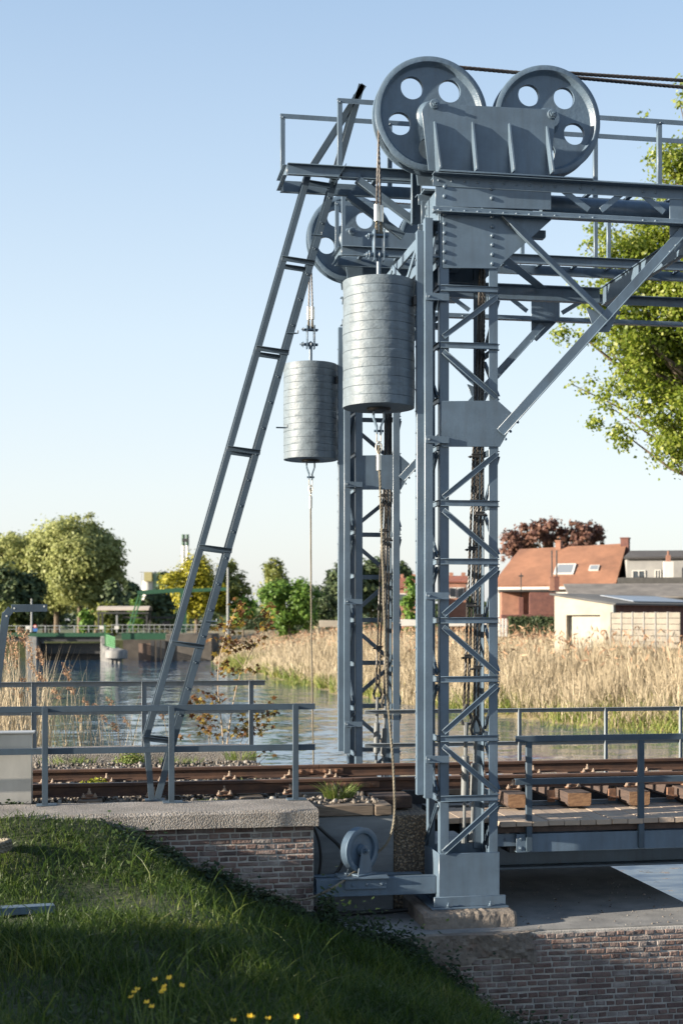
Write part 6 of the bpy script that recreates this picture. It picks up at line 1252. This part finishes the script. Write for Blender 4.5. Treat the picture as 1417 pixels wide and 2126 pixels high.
b = MB(); fw.box(b, wx(286), wx(318), 0.6, 1.0, WL-0.4, wz(1336)); b.build('lock_gate', mat('old_gate_timber', (0.16, 0.11, 0.085), 0.9, var=0.3, vscale=2, stretch=(6, 6, 0.5)), lb)
# drawbridge
dr = thing('drawbridge', 'green drawbridge with a long balance beam and slanting hanger rods', 'drawbridge', fw(wx(378), 0, wz(1310)))
for y in (0.4, 2.6):
    b = MB(); fw.box(b, wx(373), wx(381), y, y+0.4, wz(1314), wz(1221)); b.build('post', GREENP, dr)
    b = MB(); b.bar(fw(wx(284), y+0.2, wz(1230)), fw(wx(376), y+0.2, wz(1224)), 0.36, 0.26, (0, 0, 1)); b.bar(fw(wx(380), y+0.2, wz(1226)), fw(wx(468), y+0.2, wz(1222)), 0.30, 0.26, (0, 0, 1)); b.build('balance_beam', GREENP, dr)
    b = MB(); b.bar(fw(wx(288), y+0.2, wz(1230)), fw(wx(262), y+0.2, wz(1312)), 0.16, 0.10, (1, 0, 0)); b.build('hanger_rod', GREENL, dr)
b = MB(); fw.box(b, wx(374), wx(380), 0.8, 2.6, wz(1236), wz(1230)); b.build('cross_beam', GREENP, dr)
# shelter
st_ = thing('shelter', 'open shelter with a pale curved roof on dark posts beyond the weir', 'shelter', fw(wx(240), 4.5, wz(1310)))
b = MB(); n_ = 10; pts = [fw(wx(186), 4+3*i/n_, wz(1270)+0.62*math.sin(math.pi*(0.12+0.76*i/n_))) for i in range(n_+1)]; pts += [p-V((0, 0, 0.07)) for p in pts[::-1]]; b.prism(pts, fw.x, wx(297)-wx(186)); b.build('roof', mat('pale_fibre_roof', (0.42, 0.36, 0.30), 0.8, var=0.12, vscale=1), st_)
for p, y, m in ((189, 4.3, DARKIRON), (228, 4.3, PALESTEEL), (292, 4.3, DARKIRON), (189, 6.6, DARKIRON), (292, 6.6, DARKIRON)): b = MB(); fw.box(b, wx(p)-0.09, wx(p)+0.09, y, y+0.18, wz(1314), wz(1269)); b.build('post', m, st_)
b = MB(); fw.box(b, wx(186), wx(297), 4.1, 4.25, wz(1274), wz(1270)-0.02); b.build('beam', DARKIRON, st_)
b = MB(); fw.box(b, wx(230), wx(340), 7.5, 8.2, wz(1284), wz(1280)); fw.box(b, wx(318), wx(334), 7.3, 7.4, wz(1300), wz(1290)); tag(b.build('lock_machinery', DARKIRON), 'dark low machinery beam behind the lock railing', 'machinery')
# signs hanging on the railing
for px, py, w_, h_, m, lab in ((58, 1303, 9, 7, WHITE, 'small white sign plate on the weir railing at the left'), (211, 1303, 9, 7, WHITE, 'small white sign plate on the weir railing near the shelter post'), (242, 1303, 9, 7, WHITE, 'small white sign plate on the lock railing right of the shelter post')):
    b = MB(); fw.box(b, wx(px-w_/2), wx(px+w_/2), 0.0, 0.045, wz(py+h_/2), wz(py-h_/2)); tag(b.build('sign_plate', m), lab, 'sign')
sg_ = thing('round_sign', 'round red rimmed sign above a blue panel on the weir railing', 'sign', fw(wx(73), 0, wz(1304)))
b = MB(); c = fw(wx(73), 0.03, wz(1300.5)); b.lathe([(0.17, 0), (0.17, 0.02)], c, -fw.y, 20); b.build('disc', mat('sign_red', (0.45, 0.04, 0.04), 0.5), sg_); b = MB(); b.lathe([(0.11, 0.021), (0.11, 0.028)], c, -fw.y, 20); b.build('disc_face', WHITE, sg_); b = MB(); fw.box(b, wx(69), wx(78), 0.0, 0.05, wz(1311), wz(1304.2)); b.build('blue_panel', mat('sign_blue', (0.03, 0.13, 0.36), 0.5), sg_)
for px, y0, y1, d, r0, lab in ((473, 1178, 1316, 136, 0.14, 'tall pale lamp mast standing right of the raking ladder'), (66, 1243, 1312, 137, 0.11, 'short pale mast standing on the weir bridge at the left')):
    p = at(px, y1, d); q = at(px, y0, d); b = MB(); b.tube([p, q], [r0, r0*0.7], 8); b.lathe([(r0*1.6, 0), (r0*1.6, 0.25), (r0*0.7, 0.3)], p, (0, 0, 1), 10); tag(b.build('mast', PALESTEEL), lab, 'mast')
# factory far behind
dF = 420.0; kf = dF/F; ff = Frame(293, 1180, dF, 0)
fa = thing('factory', 'pale green factory block with a white tank, far behind the weir', 'factory', ff(0, 5, 1.3)); fx_ = lambda px: (px-293)*kf; fzz = lambda py: EYE+(HZ-py)*kf
b = MB(); ff.box(b, fx_(318), fx_(372), 0, 20, 1.3, fzz(1190)); b.build('block', mat('pale_green_cladding', (0.20, 0.29, 0.20), 0.7, var=0.06, vscale=0.05), fa)
b = MB(); ff.box(b, fx_(301), fx_(317), -2, 12, fzz(1207), fzz(1188)); b.build('ochre_block', mat('ochre_cladding', (0.30, 0.27, 0.13), 0.7, var=0.08, vscale=0.2), fa)
b = MB(); b.lathe([(1.85, 1.3), (1.85, fzz(1207)), (1.7, fzz(1206))], ff(fx_(306), 1, 0), (0, 0, 1), 24); b.build('tank', WHITE, fa, smooth=40)
b = MB(); b.tube([ff(fx_(294), 0, fzz(1215)), ff(fx_(294), 0, fzz(1187))], 0.12, 6); b.tube([ff(fx_(290), 0, fzz(1188)), ff(fx_(301), 0, fzz(1188))], 0.1, 6); b.build('pipe_frame', PALESTEEL, fa)
tc_ = thing('twin_chimney', 'pair of slim silver chimneys with green tops, far behind the weir', 'chimney', ff(fx_(379), 6, 1.3))
for px in (376, 384.5):
    b = MB(); b.tube([ff(fx_(px), 6, 1.3), ff(fx_(px), 6, fzz(1131))], 0.52, 12); b.build('flue', FERRULE, tc_); b = MB(); b.tube([ff(fx_(px), 6, fzz(1131)), ff(fx_(px), 6, fzz(1107))], 0.50, 12); b.build('green_top', GREENP, tc_)
b = MB(); ff.box(b, fx_(374), fx_(386.5), 5.3, 6.7, fzz(1122), fzz(1116)); b.build('platform', DARKIRON, tc_)
# distant tree line closing the horizon
r = np.random.default_rng(400); n = 24000; ang = r.uniform(R(-42), R(45), n)+TH*0; dd = r.uniform(300, 380, n); x = dd*np.sin(ang); y = dd*np.cos(ang); top = 1.3+5.5+2.6*vnoise(x*0.03, y*0.02, 1.0, 3)+1.4*vnoise(x*0.2, y*0.1, 1, 5); z = 1.3+(top-1.3)*r.random(n)**0.8
o = leafmesh('distant_wood', np.stack([x, y, z], 1), r.normal(size=(n, 3))+np.array([0, -.4, .5]), r.uniform(0.5, 1.2, n), DARKL, 401, kind='stuff'); tag(o, 'low dark distant wood along the horizon', 'wood')
